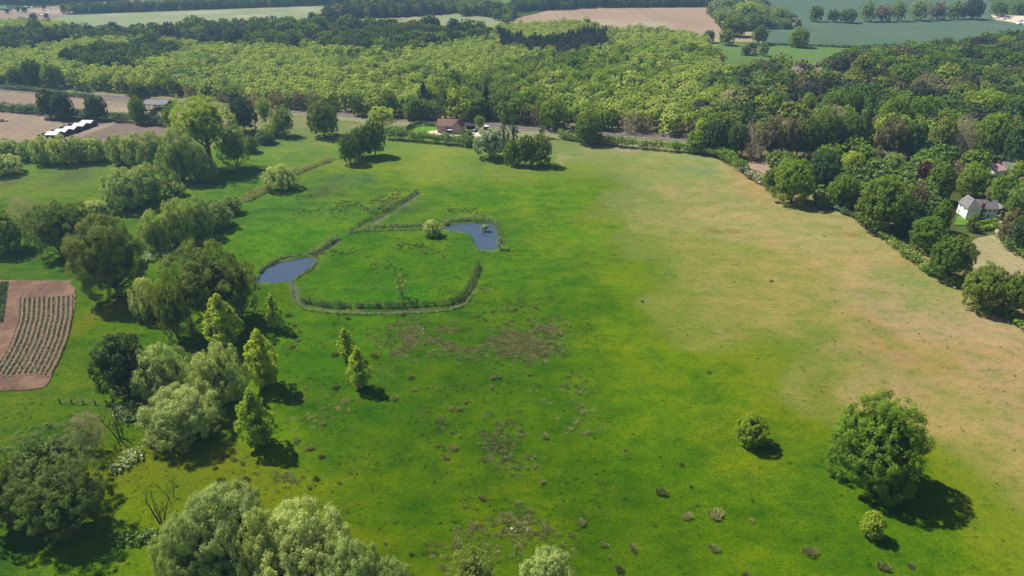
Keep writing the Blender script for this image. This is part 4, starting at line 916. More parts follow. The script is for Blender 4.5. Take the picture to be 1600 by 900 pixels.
hedge('hedge', 'scrubby hedge between the two ploughed strips at the left', [(-60,170),(0,173),(60,178),(130,185),(190,190),(262,197)], 5, 4.2, 'leaf_bramble', 12)
hedge('hedge', 'thin hedge between the pasture and the blue-green crop', [(1195,70),(1250,71.5),(1320,74),(1388,79)], 3, 1.6, 'leaf_bramble', 13, nper=60, leaf=.8)
hedge('hedge', 'low scrub along the near side of the railway at the left', [(0,139),(60,144),(100,150),(140,153)], 3, 2.5, 'leaf_bramble', 14)
hedge('hedge', 'dark garden hedge curving round the lawn of the pink house', [(636,206),(643,200),(655,196),(683,198)], 1.5, 2.0, 'leaf_dark', 15)
hedge('bramble_bank', 'grey-green bramble bank at the foot of the sallow thicket', [(225,408),(250,400),(290,390),(330,378)], 3.5, 1.6, 'leaf_reed', 16, cat='brambles', kind='stuff')
hedge('bramble_bank', 'brambles along the stream right of the lower left alders', [(185,735),(200,722),(215,708)], 2.5, 1.2, 'leaf_reed', 17, cat='brambles', kind='stuff')
hedge('bramble_bank', 'brambles along the stream above the bottom willows', [(180,845),(215,842),(250,838)], 2.2, 1.0, 'leaf_bushy', 18, cat='brambles', kind='stuff')
hedge('bramble_bank', 'overgrown bank left of the round pale willow', [(195,645),(215,650),(235,660)], 3.5, 2.2, 'leaf_reed', 19, cat='brambles', kind='stuff')
R_ = dict(cat='reeds', leaf=.16, asp=5, upn=1, nper=170, kind='stuff')
def off(pts, dx, dy): return [(a + dx, b + dy) for a, b in pts]
hedge('reeds', 'tall reeds along the upper bank of the right-hand pond', [(692,352),(705,345),(735,344),(768,344),(776,351)], 1.5, 1.7, 'leaf_reed', 31, **R_)
hedge('reeds', 'reeds along the right bank of the right-hand pond', [(776,351),(781,366),(784,380)], 1.1, 1.0, 'leaf_reed', 32, **R_)
hedge('reeds', 'reeds on the upper bank of the cross ditch', [(568,356),(605,354),(650,353),(688,352)], 1.0, 1.0, 'leaf_reed', 33, **R_)
hedge('reeds', 'reeds on the lower bank of the cross ditch', [(545,365),(565,361),(605,360),(650,359.5),(688,358)], .9, .9, 'leaf_reed', 34, **R_)
hedge('reeds', 'dark reeds along the upper left bank of the diagonal ditch', off([(548,363),(572,349),(600,334),(622,321),(640,311),(656,301)], -3, -1), .6, 1.1, 'leaf_bramble', 35, **R_)
hedge('reeds', 'reeds along the ditch just above the left pond', off([(531,374),(515,384),(492,398)], -4, -2), 1.6, 1.7, 'leaf_reed', 36, **R_)
hedge('reeds', 'row of tall reed tufts on the inner bank of the bottom ditch', off([(470,474),(510,481),(560,482),(610,482),(660,480),(700,477),(720,470),(734,452),(742,436),(748,416)], 0, -2), 1.0, 1.9, 'leaf_bramble', 37, **dict(R_, nper=260))
hedge('reeds', 'short rough reeds on the outer bank of the bottom ditch', off([(452,442),(460,468),(476,483),(510,488),(560,490),(610,490),(660,488),(704,484),(728,476),(740,458)], -1, 1), .6, .5, 'leaf_reed', 43, **R_)
hedge('reeds', 'short reeds along the upper bank of the left pond', [(398,436),(412,417),(438,404),(486,396)], .9, .7, 'leaf_reed', 38, **R_)
hedge('reeds', 'short reeds along the lower bank of the left pond', [(496,408),(488,420),(460,437)], .8, .7, 'leaf_reed', 39, **R_)
hedge('reeds', 'pale dead reeds in the overgrown ditch of the upper pasture', [(378,312),(400,300),(432,288),(462,272),(490,261),(520,249)], 2.4, 1.1, 'leaf_straw', 40, **R_)
hedge('reeds', 'green reeds beside the overgrown ditch of the upper pasture', off([(378,312),(400,300),(420,292)], 5, 4), 2, 1.1, 'leaf_reed', 41, **R_)
hedge('pond_bush', 'tiny grey-green bush growing in the middle of the right-hand pond', [(755,359),(758.5,359)], 1.5, 1.9, 'leaf_reed', 42, nper=3500, cat='bush', leaf=.2, asp=3)
# ---------------------------------------------------------------- rush tussocks
def tussock_mesh(seed, nb=300, r=.85, h=.45, lo=0):
    rng = np.random.RandomState(seed); nk = 4 if nb > 100 else 1; ca_ = rng.rand(nk) * 6.28; cr_ = rng.rand(nk) * .6 * r * (nk > 1); kk = rng.randint(0, nk, nb); a = rng.rand(nb) * 6.28; q = rng.rand(nb) ** .7 * r * (.55 if nk > 1 else 1); bx, by = np.cos(a) * q + (np.cos(ca_) * cr_)[kk], np.sin(a) * q + (np.sin(ca_) * cr_)[kk]
    lean = np.stack([bx / r * .55, by / r * .75, np.ones(nb)], 1) + rng.randn(nb, 3) * .3; lean = unit(lean); L = h * rng.uniform(.6, 1.15, nb)
    B = np.stack([bx, by, np.zeros(nb)], 1); side = unit(np.cross(lean, rng.randn(nb, 3))) * .045
    V = np.stack([B - side, B + side, B + lean * L[:, None] + side * .3, B + lean * L[:, None] - side * .3], 1).reshape(-1, 3)
    return V, np.repeat(np.clip(rng.rand() * .5 + rng.rand(nb) * .5, 0, 1), 4)
TUS = []
for s in range(5):
    V, ti = tussock_mesh(s); TUS.append(np_mesh('rush_tussock', V, quads=np.arange(len(V)).reshape(-1, 4), mats=[M['leaf_rush' if s < 3 else 'leaf_straw']], attrs={'tint': ('FLOAT', ti)}))
def tuft(px, py, rpx, label, grp=None, k=None):
    x, y = P(px, py + rpx * .5); dep = proj(x, y, 0)[2]; r = rpx * dep / FPX
    o = link(bpy.data.objects.new('rush_tussock', TUS[k if k is not None else trng.randrange(5)])); o.location = (x, y, -.02); s = r / 1.0
    o.scale = (s * 1.15, s * .85, s * .9 + .2); o.rotation_euler = (0, 0, trng.random() * 6.28); return tag(o, label, 'rushes', grp)
for row in """977,700,5,small rush tussock with a pale edge in the open middle of the meadow
1031,766,14,wide dark green rush tussock right of the bottom middle of the meadow
1071,804,12,brown rush tussock left of the biggest straw-edged one
1117,801,17,biggest straw-edged rush tussock below the middle of the meadow
1173,809,6,small brown rush tussock right of the biggest straw-edged one
1080,759,5,tiny dark rush tussock right of the wide dark green one
908,812,12,rush tussock right of the large rush patch at the bottom
1120,853,12,straw-coloured rush tussock below the biggest one
989,851,11,green rush tussock near the bottom middle of the meadow
944,848,9,faint green rush tussock near the bottom of the meadow
892,833,8,faint grassy tussock beside the bottom rush patch
972,887,12,brown rush tussock at the bottom edge left of centre
952,869,5,tiny dark tussock above the bottom edge
1174,898,15,brown rush tussock cut by the bottom edge
1270,855,16,pale straw rush tussock left of the yellow-green sapling
1378,882,15,greyish rush tussock below the yellow-green sapling
1421,878,9,faint rush tussock right of the one below the sapling
1067,724,6,small dark rush tussock in the open meadow above the wide one
851,677,9,small rush tussock right of the long central rush patch
983,713,4,pale straw tuft beside a small tussock in the open meadow
848,751,7,small rush tussock below the long central rush patch
723,790,5,small straw tuft in the lower middle of the meadow
751,775,9,greyish rush tussock in the lower middle of the meadow
643,865,6,small dark tussock right of the bottom willows
602,847,4,tiny dark tussock among the buttercups
617,617,10,rush tussock right of the lower upright poplar
643,588,8,round rush tussock above right of the lower upright poplar
645,606,7,pale rush tussock right of the lower upright poplar
684,693,6,small rush tussock above the pale round one
711,694,11,pale round rush tussock in the left middle of the meadow
699,712,8,dark rush tussock below the pale round one
757,716,7,dark rush tussock at the end of the central patch
504,659,8,rush tussock right of the broad young poplar shadow
478,604,6,dark rush tussock near the shadow of the broad young poplar
728,625,6,small rush tussock above the long central patch
703,634,7,pale-topped rush tussock above the long central patch
718,635,7,straw rush tussock next to the pale-topped one
768,602,6,lone dark rush tussock between the big band and the central patch
770,587,8,rush tussock left of a twin just below the big band
780,586,7,rush tussock right of its twin just below the big band
826,583,6,small tussock below the right part of the big band
450,491,7,rush tussock right of the slim young poplar
461,504,7,rush tussock beside the shadow of the slim young poplar
470,514,6,straw tussock right of the slim young poplar shadow
457,538,7,dark rush tussock left of the upper upright poplar
465,530,5,straw tuft left of the upper upright poplar
523,552,9,brown rush tussock at the left foot of the upper upright poplar
582,552,10,faint rush tussock right of the upper upright poplar
525,600,9,faint rush tussock left of the lower upright poplar
542,496,6,dark tussock just below the bottom ditch
631,489,6,dark tussock touching the bottom ditch
464,685,10,dark rush tussock right of the nearest young poplar
482,697,10,rush tussock right of the nearest young poplar shadow
463,706,7,small dark tussock right of the nearest young poplar shadow
502,712,7,faint tussock right of the nearest poplar
497,745,8,greyish tussock above the bottom willows
531,753,5,tiny dark tussock above the bottom willows
484,763,4,tiny brown tussock above the bottom willows
275,757,5,dark tussock by the dead poles
350,687,6,dark rush tussock left of the nearest young poplar
366,715,8,dark rush tussock below the nearest young poplar
379,722,7,second dark rush tussock below the nearest young poplar
337,728,6,rush tussock in the buttercups
348,745,9,wide dark rush tussock in the buttercups
388,745,9,dark rush tussock above the bottom willows
838,478,7,faint tussock right of the bottom ditch end
805,482,6,tussock at the right of the bottom ditch end
1205,437,5,tiny dark tussock in the dry grass
1003,469,5,small dark tussock in the yellowish grass
1108,579,6,dark tussock left of the middle of the dry grass""".splitlines():
    a, b, c_, l = row.split(',', 3); k = 3 if ('straw' in l or 'pale' in l) else trng.randrange(3); tuft(float(a), float(b), float(c_), l, None, k)
def patch(label, pts, n, seed, rr=(.35, .85), thr=.5, mat='leaf_rush'):
    poly = W(pts); rng = np.random.RandomState(seed); xs_, ys_ = [a for a, _ in poly], [b for _, b in poly]
    X = rng.uniform(min(xs_) - 4, max(xs_) + 4, n * 6); Y = rng.uniform(min(ys_) - 4, max(ys_) + 4, n * 6)
    k = inpoly(X + (fbm(X, Y, 8, 3, 3) - .5) * 12, Y + (fbm(X, Y, 8, 6, 3) - .5) * 12, poly); dd_ = pdist(X, Y, poly, True); k = (k | (dd_ < 3)) & (rng.rand(len(X)) < np.clip((fbm(X, Y, 6, seed, 3) - thr + .03) * 5, 0, 1) * np.where(k, np.clip(.25 + dd_ / 4, 0, 1), .10)); X, Y = X[k][:n], Y[k][:n]
    V = []; T = []
    for i in range(len(X)):
        v, ti = tussock_mesh(seed * 1000 + i, nb=int(rng.uniform(26, 46))); r = rng.uniform(*rr); v = v * np.array([r * 1.1, r * .9, r * 1.5]); v[:, :2] += (X[i], Y[i]); v[:, 2] -= .03
        # wider blades for fewer of them
        c = v.reshape(-1, 4, 3); m_ = c.mean(1, keepdims=True); c[:, :, :2] = m_[:, :, :2] + (c[:, :, :2] - m_[:, :, :2]) * 1.5; V.append(c.reshape(-1, 3)); T.append(ti)
    V = np.concatenate(V); o = link(bpy.data.objects.new('rush_patch', np_mesh('rush_patch', V, quads=np.arange(len(V)).reshape(-1, 4), mats=[M[mat]], attrs={'tint': ('FLOAT', np.concatenate(T))})))
    tag(o, label, 'rushes', kind='stuff')
patch('large brown band of dead rushes across the middle of the meadow', [(590,520),(640,505),(700,512),(760,520),(820,508),(872,504),(875,520),(850,530),(872,552),(830,562),(760,552),(720,556),(680,545),(640,555),(605,535)], 2300, 51, (.3, .6), .33)
patch('long brown rush patch trailing down the middle of the meadow', [(675,645),(705,640),(760,650),(800,655),(800,690),(815,730),(790,722),(745,700),(715,668),(680,660)], 420, 52, (.4, .7), .37)
patch('dark rush patch at the bottom left of centre', [(692,850),(760,838),(800,800),(850,835),(880,850),(850,870),(800,850),(740,862),(700,866)], 420, 53, (.35, .62), .33)
patch('rush patch between the nearest poplar and the lower upright poplar', [(470,640),(500,625),(540,630),(540,648),(500,650),(475,660)], 110, 54, (.35, .6), .3)
patch('dark rushes above the bottom willows', [(400,745),(430,725),(460,735),(478,758),(450,775),(405,770)], 160, 55, (.3, .55), .3)
patch('rush patch right of the long central one', [(890,622),(915,620),(925,650),(915,670),(892,662)], 80, 56, (.35, .65), .26)
patch('loose rushes right above the centre of the meadow', [(848,610),(880,594),(912,596),(912,612),(870,618)], 60, 57, (.35, .6), .26)
patch('scattered rushes inside the ditch loop', [(500,390),(560,385),(640,375),(690,380),(720,430),(640,430),(560,425),(505,410)], 260, 58, (.3, .6), .5, 'leaf_rush_green')
patch('scattered rushes above the cross ditch', [(470,310),(560,290),(640,300),(600,340),(500,340),(440,330)], 240, 59, (.3, .55), .5, 'leaf_rush_green')
patch('scattered rushes right of the bottom ditch', [(745,440),(800,430),(860,470),(840,500),(760,500),(740,480)], 130, 60, (.3, .6), .5, 'leaf_rush_green')
patch('rushes between the right-hand pond and the diagonal ditch', [(660,310),(740,310),(760,335),(690,338)], 90, 61, (.3, .5), .5, 'leaf_rush_green')

def tufts():
    rng = np.random.RandomState(77); poly = W([(-40,900),(-40,640),(150,470),(230,470),(420,350),(520,250),(640,225),(900,228),(1120,255),(1330,350),(1500,462),(1640,545),(1640,930),(-40,930)])
    n = 60000; X = rng.uniform(-170, 175, n); Y = rng.uniform(75, 300, n)
    k = inpoly(X, Y, poly) & (rng.rand(n) < np.clip(1.5 / (1 + (Y / 130) ** 2.6), 0, 1)) & (fbm(X, Y, 5, 12, 3) > .46) & (rng.rand(n) < np.where(X > 18 + (Y - 90) * .12, .12, 1)) & (Y < 215); X, Y = X[k], Y[k]
    for pl in (POND1, POND2): k = (pdist(X, Y, pl, True) > 1.5) & ~inpoly(X, Y, pl); X, Y = X[k], Y[k]
    for pl, w in DITCH: k = pdist(X, Y, pl) > 2; X, Y = X[k], Y[k]
    n = len(X); nb = 6; size = rng.uniform(.10, .30, n) 
    base = np.repeat(np.c_[X, Y, np.full(n, -.06)], nb, 0); sz = np.repeat(size, nb)[:, None]
    base[:, :2] += rng.randn(n * nb, 2) * sz * .7; d = unit(np.c_[rng.randn(n * nb, 2) * .6, np.full(n * nb, 1.0)]); side = unit(np.cross(d, rng.randn(n * nb, 3))) * sz * .28
    V = np.stack([base - side, base + side, base + d * sz * 1.1 + side * .3, base + d * sz * 1.1 - side * .3], 1).reshape(-1, 3)
    q = rng.rand(n); tint = np.repeat(np.repeat(q, nb), 4)
    o = link(bpy.data.objects.new('grass_tufts', np_mesh('grass_tufts', V, quads=np.arange(len(V)).reshape(-1, 4), mats=[M['leaf_tuft']], attrs={'tint': ('FLOAT', tint)}))); tag(o, 'coarse grass tufts scattered through the meadow sward', 'grass', kind='stuff'); print('tufts', n)
M['leaf_tuft'] = leaf_mat('leaf_tuft', (.085, .16, .022), transl=.3, var=.5, second=(.22, .27, .06))
tufts()
# ---------------------------------------------------------------- railway
RAIL = W([(-80,133),(0,138),(110,148),(200,155),(290,159),(400,167),(460,173),(520,178),(570,180.5),(640,186.5),(780,197),(900,206.5),(1070,216),(1300,232),(1600,259),(1750,272)])
def resample(pl, step, smooth=3):
    cs = [0]
    for i in range(len(pl) - 1): cs.append(cs[-1] + math.hypot(pl[i + 1][0] - pl[i][0], pl[i + 1][1] - pl[i][1]))
    t = np.arange(0, cs[-1], step); x = np.interp(t, cs, [p_[0] for p_ in pl]); y = np.interp(t, cs, [p_[1] for p_ in pl])
    k = int(smooth * 10 / step) * 2 + 1
    if smooth: 
        pad = k // 2; ker = np.ones(k) / k; x = np.convolve(np.pad(x, pad, mode='edge'), ker, 'valid'); y = np.convolve(np.pad(y, pad, mode='edge'), ker, 'valid')
    return list(zip(x, y))
RAIL = resample(RAIL, 5)
M['steel'] = simple_mat('steel', (.20, .15, .12), .5, 4, .2, metal=.6)
M['sleeper'] = simple_mat('sleeper', (.19, .17, .155), .9, 4, .2)
M['timber'] = simple_mat('timber', (.15, .12, .09), .9, 5, .3)
M['dark_timber'] = simple_mat('dark_timber', (.045, .036, .03), .9, 5, .3)
strip_mesh('railway_bed', RAIL, 4.4, .28, M['ballast'], thick=.3)
for sgn, lb in ((1, 'far railway track running along the wood edge'), (-1, 'near railway track running along the wood edge')):
    L_, R2 = strip_pts(RAIL, 1.75); cl = L_ if sgn > 0 else R2
    tr_ = empty('railway_track', (cl[60][0], cl[60][1], .28)); tag(tr_, lb, 'railway track', 'twin railway tracks'); ox, oy = cl[60]
    lc = [(a - ox, b - oy) for a, b in cl]; A_, B_ = strip_pts(lc, .72)
    for side in (A_, B_):
        o = strip_mesh('rail', side, .06, .17, M['steel'], kind=None, parent=tr_, thick=.12)
    mb = MB(); fine = resample(lc, .9, 0)
    for i in range(1, len(fine) - 1):
        x, y = fine[i]; tx, ty = fine[i + 1][0] - x, fine[i + 1][1] - y; l = math.hypot(tx, ty) + 1e-6; tx /= l; ty /= l
        c = [(x + tx * a - ty * b, y + ty * a + tx * b) for a, b in ((-.13, -1.2), (.13, -1.2), (.13, 1.2), (-.13, 1.2))]
        mb.add([(a, b, .05) for a, b in c], [(0, 1, 2, 3)])
    tag(mb.build('sleepers', M['sleeper'], tr_), kind='stuff')
# ---------------------------------------------------------------- houses
M['pink_render'] = simple_mat('pink_render', (.46, .29, .30), .9, 1.5, .07)
M['white_render'] = simple_mat('white_render', (.72, .74, .74), .9, 1.2, .05)
M['clay_tile'] = simple_mat('clay_tile', (.21, .13, .10), .85, 2.5, .28)
M['dark_tile'] = simple_mat('dark_tile', (.10, .055, .05), .85, 2.5, .28)
M['slate'] = simple_mat('slate', (.165, .155, .15), .7, 1.6, .3)
M['pink_tile'] = simple_mat('pink_tile', (.42, .28, .24), .85, 2.0, .2)
M['brick'] = simple_mat('brick', (.17, .075, .055), .9, 3, .25)
M['glass'] = simple_mat('glass', (.03, .04, .05), .15, 1, .1, spec=.6)
M['white_paint'] = simple_mat('white_paint', (.8, .8, .78), .5, 1, .04)
M['white_sheet'] = simple_mat('white_sheet', (.56, .58, .60), .6, .7, .05)
M['grey_sheet'] = simple_mat('grey_sheet', (.075, .075, .082), .6, .7, .12)
M['straw'] = simple_mat('straw', (.38, .28, .15), .95, 2, .3)
M['maroon'] = simple_mat('maroon', (.13, .035, .035), .7, 2, .2)
def slab(name, a, b, c, d, th, mat, parent):
    a, b, c, d = map(Vector, (a, b, c, d)); n = (b - a).cross(d - a).normalized()
    if n.z < 0: n = -n
    V = [a, b, c, d] + [v + n * th for v in (a, b, c, d)]
    mb = MB(); mb.add(V, [(0, 3, 2, 1), (4, 5, 6, 7), (0, 1, 5, 4), (1, 2, 6, 5), (2, 3, 7, 6), (3, 0, 4, 7)]); o = mb.build(name, mat, parent)
    bm = bmesh.new(); bm.from_mesh(o.data); bmesh.ops.recalc_face_normals(bm, faces=bm.faces); bm.to_mesh(o.data); bm.free(); return o
def gable_block(x0, x1, y0, y1, wh, rise, axis, wallm, roofm, parent, ov=.3, hip=0):
    """walls with gables + two roof slopes. axis 'x' = ridge along x"""
    if axis == 'x':
        ym = (y0 + y1) / 2
        V = [(x0,y0,0),(x1,y0,0),(x1,y1,0),(x0,y1,0),(x0,y0,wh),(x1,y0,wh),(x1,y1,wh),(x0,y1,wh),(x0,ym,wh+rise),(x1,ym,wh+rise)]
        F = [(0,1,5,4),(2,3,7,6),(1,2,6,9,5),(3,0,4,8,7)]
        k = rise / (ym - y0)
        sl_ = [((x0-ov,y0-ov,wh-ov*k),(x1+ov,y0-ov,wh-ov*k),(x1+ov,ym,wh+rise),(x0-ov,ym,wh+rise)), ((x0-ov,y1+ov,wh-ov*k),(x1+ov,y1+ov,wh-ov*k),(x1+ov,ym,wh+rise),(x0-ov,ym,wh+rise))]
    else:
        xm = (x0 + x1) / 2; yh = y0 + hip
        V = [(x0,y0,0),(x1,y0,0),(x1,y1,0),(x0,y1,0),(x0,y0,wh),(x1,y0,wh),(x1,y1,wh),(x0,y1,wh),(xm,y0,wh+rise),(xm,y1,wh+rise)]
        F = [(1,2,6,5),(3,0,4,7),(2,3,7,9,6),(0,1,5,8,4)] if not hip else [(1,2,6,5),(3,0,4,7),(2,3,7,9,6),(0,1,5,4)]
        k = rise / (xm - x0); fo = 0 if hip else ov
        sl_ = [((x0-ov,y0-ov*.8,wh-ov*k),(x0-ov,y1+ov,wh-ov*k),(xm,y1+ov,wh+rise),(xm,yh-fo,wh+rise)), ((x1+ov,y0-ov*.8,wh-ov*k),(x1+ov,y1+ov,wh-ov*k),(xm,y1+ov,wh+rise),(xm,yh-fo,wh+rise))]
    mb = MB(); mb.add(V, F); mb.build('wall', wallm, parent)
    r = None
    for s in sl_: r = slab('roof', *s, .12, roofm, parent)
    if axis == 'y' and hip:
        slab('roof', (x0-ov,y0-ov*.8,wh-ov*k+.01), (x1+ov,y0-ov*.8,wh-ov*k+.01), (xm+.02,yh,wh+rise+.01), (xm-.02,yh,wh+rise+.01), .12, roofm, parent)
    return r
def window(x, z, w, h, y, parent, nx=2, face='y'):
    """in a wall facing -y at y (or facing -x at x=y)"""
    def B(mb, a0, a1, d0, d1, z0, z1):
        if face == 'y': mb.box(a0, a1, y - d1, y - d0, z0, z1)
        else: mb.box(y - d1, y - d0, a0, a1, z0, z1)
    f = MB(); t_ = .07
    B(f, x - w/2, x + w/2, 0, .07, z, z + t_); B(f, x - w/2, x + w/2, 0, .07, z + h - t_, z + h)
    for i in range(nx + 1):
        xx = x - w/2 + (w - t_) * i / nx; B(f, xx, xx + t_, 0, .068, z + t_, z + h - t_)
    fo = f.build('window', M['white_paint'], parent); g = MB(); B(g, x - w/2 + .01, x + w/2 - .01, .0, .02, z + .02, z + h - .02); g.build('pane', M['glass'], fo)
def chimney(x, y, z0, z1, w, d, mat, parent):
    mb = MB(); mb.box(x - w/2, x + w/2, y - d/2, y + d/2, z0, z1 - .15); mb.box(x - w/2 - .06, x + w/2 + .06, y - d/2 - .06, y + d/2 + .06, z1 - .15, z1); o = mb.build('chimney', mat, parent)
    pt = MB()
    for k in (-.25, .25): pt.tube([(x + w * k, y, z1), (x + w * k, y, z1 + .3)], [.12, .1], 8)
    pt.build('chimney_pot', M['clay_tile'], o)
x_, y_ = P(683.5, 208)
h1 = empty('house', (x_, y_, 0.2), -.16); tag(h1, 'pink rendered house with brown tiled roof between the railway and the meadow head', 'house')
gable_block(0, 9.6, 0, 5.2, 3.4, 2.2, 'x', M['pink_render'], M['clay_tile'], h1)
gable_block(7.4, 11.2, -.9, 6.4, 3.3, 2.35, 'y', M['pink_render'], M['dark_tile'], h1)
chimney(.5, 3.3, 4.6, 7.0, .8, .7, M['brick'], h1)
for a, z in ((2.3, 2.25), (5.3, 2.25)): window(a, z, 1.0, .75, 0, h1)
for a, z in ((2.3, .7),): window(a, z, 1.7, 1.0, 0, h1, 3)
window(9.3, 2.5, .8, .8, -.9, h1); window(9.3, .7, .8, .8, -.9, h1)
mb = MB(); mb.box(5.0, 7.2, -1.9, -.02, 1.75, 1.9); mb.build('awning', M['white_sheet'], h1)
mb = MB()
for xx in (5.05, 7.05): mb.box(xx, xx + .12, -1.85, -1.73, 0, 1.75)
mb.box(4.3, 5.0, -.6, -.02, 0, 2.4); mb.box(5.2, 7.0, -.1, -.02, .02, 1.7); mb.build('porch', M['maroon'], h1)
x_, y_ = P(1514, 342)
h2 = empty('house', (x_, y_, 0.2), -.10); tag(h2, 'white rendered house with grey slate roof and brick chimney among the trees at the right', 'house')
gable_block(0, 8.9, 0, 5.4, 4.0, 2.2, 'x', M['white_render'], M['slate'], h2)
h2.scale = (.84, .84, .88)
gable_block(-1.9, 2.6, -1.0, 6.0, 4.1, 2.6, 'y', M['white_render'], M['slate'], h2, hip=2.2)
chimney(3.05, -.45, 0, 5.9, 1.1, .85, M['brick'], h2); chimney(6.0, 2.9, 5.4, 7.1, 1.0, .7, M['brick'], h2)
for a, z in ((6.3, 2.6), (7.9, 2.6), (6.3, .7), (4.6, .7)): window(a, z, 1.0, .95, 0, h2)
for a, z in ((1.2, 2.6), (4.6, 2.6), (4.6, .7)): window(a, z, .9, .9, -1.9, h2, face='x')
mb = MB(); mb.box(4.05, 5.15, -.06, -.003, 2.55, 3.5); mb.build('door', M['dark_timber'], h2)
x_, y_ = P(1557, 337); g = empty('garage', (x_, y_, .2), -.1); tag(g, 'small dark open garage against the right end of the white house', 'garage')
gable_block(0, 3.0, 0, 4.0, 1.9, .8, 'y', M['dark_timber'], M['slate'], g)
mb = MB(); mb.box(.15, 2.85, -.05, -.004, .02, 1.85); mb.build('door', M['glass'], g)
def cottage(px, py, w, d, wh, rise, rz, wm, rm, name, label, cat='house', axis='x', wins=2):
    x_, y_ = P(px, py); h = empty(name, (x_, y_, .15), rz); tag(h, label, cat)
    gable_block(-w/2, w/2, 0, d, wh, rise, axis, M[wm], M[rm], h)
    for i in range(wins): window(-w/2 + w * (i + .5) / wins, wh * .4, w * .16, wh * .38, 0, h)
    if wins: chimney(w * .3, d / 2 + .3, wh + rise * .5, wh + rise + .9, .8, .6, M['brick'], h)
    return h
cottage(1258, 141, 16, 9, 6.5, 5.2, -.1, 'white_render', 'pink_tile', 'house', 'pinkish red tiled roof of a house buried in the right-hand wood', wins=3)
cottage(1561, 275, 5, 5, 2.0, 1.6, .3, 'white_render', 'pink_tile', 'bungalow', 'pink-roofed bungalow at the right edge behind the white house trees')
cottage(1575, 272, 4.6, 4.4, 2.0, 1.6, -.5, 'white_render', 'slate', 'bungalow', 'grey and pink roofed bungalow at the extreme right behind the trees')
cottage(1463, 322, 2.4, 2.2, 1.7, .5, .2, 'white_render', 'grey_sheet', 'garden_shed', 'little pale shed half hidden left of the white house', 'shed', wins=0)
cottage(735, 202, 4.2, 2.4, 1.5, .3, -.1, 'dark_timber', 'dark_timber', 'garden_shed', 'long dark low shed right of the pink house', 'shed', wins=0)
x_, y_ = P(760, 203.5); g = empty('gazebo', (x_, y_, .2), .1); tag(g, 'white-topped gazebo beside the silvery tree', 'gazebo')
mb = MB(); mb.add([(-1.2,-1.2,1.7),(1.2,-1.2,1.7),(1.2,1.2,1.7),(-1.2,1.2,1.7),(0,0,2.3)], [(0,1,4),(1,2,4),(2,3,4),(3,0,4),(3,2,1,0)]); mb.build('canopy', M['white_sheet'], g)
for a in (-1.1, 1.1):
    for b_ in (-1.1, 1.1):
        mb = MB(); mb.box(a - .05, a + .05, b_ - .05, b_ + .05, 0, 1.7); mb.build('leg', M['dark_timber'], g)
mb = MB(); mb.box(-1, 1, .3, 1, 0, 1.1); mb.build('bench', M['dark_timber'], g)
# barn
x_, y_ = P(225, 172.5); b_ = empty('barn', (x_, y_, .1), -.10); tag(b_, 'open-sided barn with shallow grey sheet roof by the railway', 'barn')
slab('roof', (-.5, -.6, 2.9), (12.6, -.6, 2.9), (12.2, 4.2, 4.4), (-.2, 4.2, 4.4), .12, M['grey_sheet'], b_); slab('roof', (-.5, 9.2, 2.9), (12.6, 9.2, 2.9), (12.2, 4.2, 4.41), (-.2, 4.2, 4.41), .12, M['grey_sheet'], b_)
for i in range(5):
    for yy in (0, 8.6):
        mb = MB(); mb.box(i * 3 - .1, i * 3 + .1, yy - .1, yy + .1, 0, 3.1); mb.build('post', M['timber'], b_)
mb = MB(); mb.box(0, 12, 8.65, 8.75, .3, 2.8); mb.box(12.1, 12.2, 0.2, 8.6, 0.3, 2.8); mb.build('wall', M['dark_timber'], b_)
# white shelters
for i, (px, py) in enumerate(((134.5,199),(122.5,203.6),(108.5,208.6),(94.5,213),(81,217.4))):
    x_, y_ = P(px, py); s_ = empty('livestock_shelter', (x_, y_, .1), -.05)
    tag(s_, ('topmost', 'second', 'middle', 'fourth', 'lowest')[i] + ' white-roofed livestock shelter in the diagonal row on the pig field', 'shelter', 'row of white-roofed shelters')
    slab('roof', (-2.7, -.3, 1.7), (2.7, -.3, 1.7), (2.7, 2.6, 2.5), (-2.7, 2.6, 2.5), .1, M['white_sheet'], s_); slab('roof', (-2.7, 5.6, 1.7), (2.7, 5.6, 1.7), (2.7, 2.6, 2.51), (-2.7, 2.6, 2.51), .1, M['white_sheet'], s_)
    mb = MB(); mb.add([(-2.5,0,0),(2.5,0,0),(2.5,5.2,0),(-2.5,5.2,0),(-2.5,0,1.7),(2.5,0,1.7),(2.5,5.2,1.7),(-2.5,5.2,1.7),(2.5,2.6,2.4),(-2.5,2.6,2.4)], [(0,1,5,4),(2,3,7,6),(1,2,6,8,5),(3,0,4,9,7)]); mb.build('wall', M['grey_sheet'], s_)
    mb = MB(); mb.box(2.51, 2.58, 1, 4.2, 0, 1.5); mb.build('door', M['dark_timber'], s_)
mb = MB(); pl = resample(W([(62,214),(85,206),(105,198),(122,193.5)]), .9, 0)
for i, (x, y) in enumerate(pl): mb.box(x - .45, x + .45, y - .5, y + .5, 0, .7 + .35 * (i % 3 == 0))
tag(mb.build('bale_wall', M['dark_timber'], None), 'dark jagged row of stacked bales behind the white-roofed shelters', 'bales')
x_, y_ = P(76, 187.5); s_ = empty('feed_bin', (x_, y_, .1), .1); tag(s_, 'white feed hopper on dark legs standing in the pig field', 'feed bin')
mb = MB(); mb.box(-1, 1, -.8, .8, 1.6, 2.6); mb.add([(-1,-.8,1.6),(1,-.8,1.6),(1,.8,1.6),(-1,.8,1.6),(-.2,-.2,.7),(.2,-.2,.7),(.2,.2,.7),(-.2,.2,.7)], [(0,1,5,4),(1,2,6,5),(2,3,7,6),(3,0,4,7),(7,6,5,4)]); mb.build('hopper', M['white_sheet'], s_)
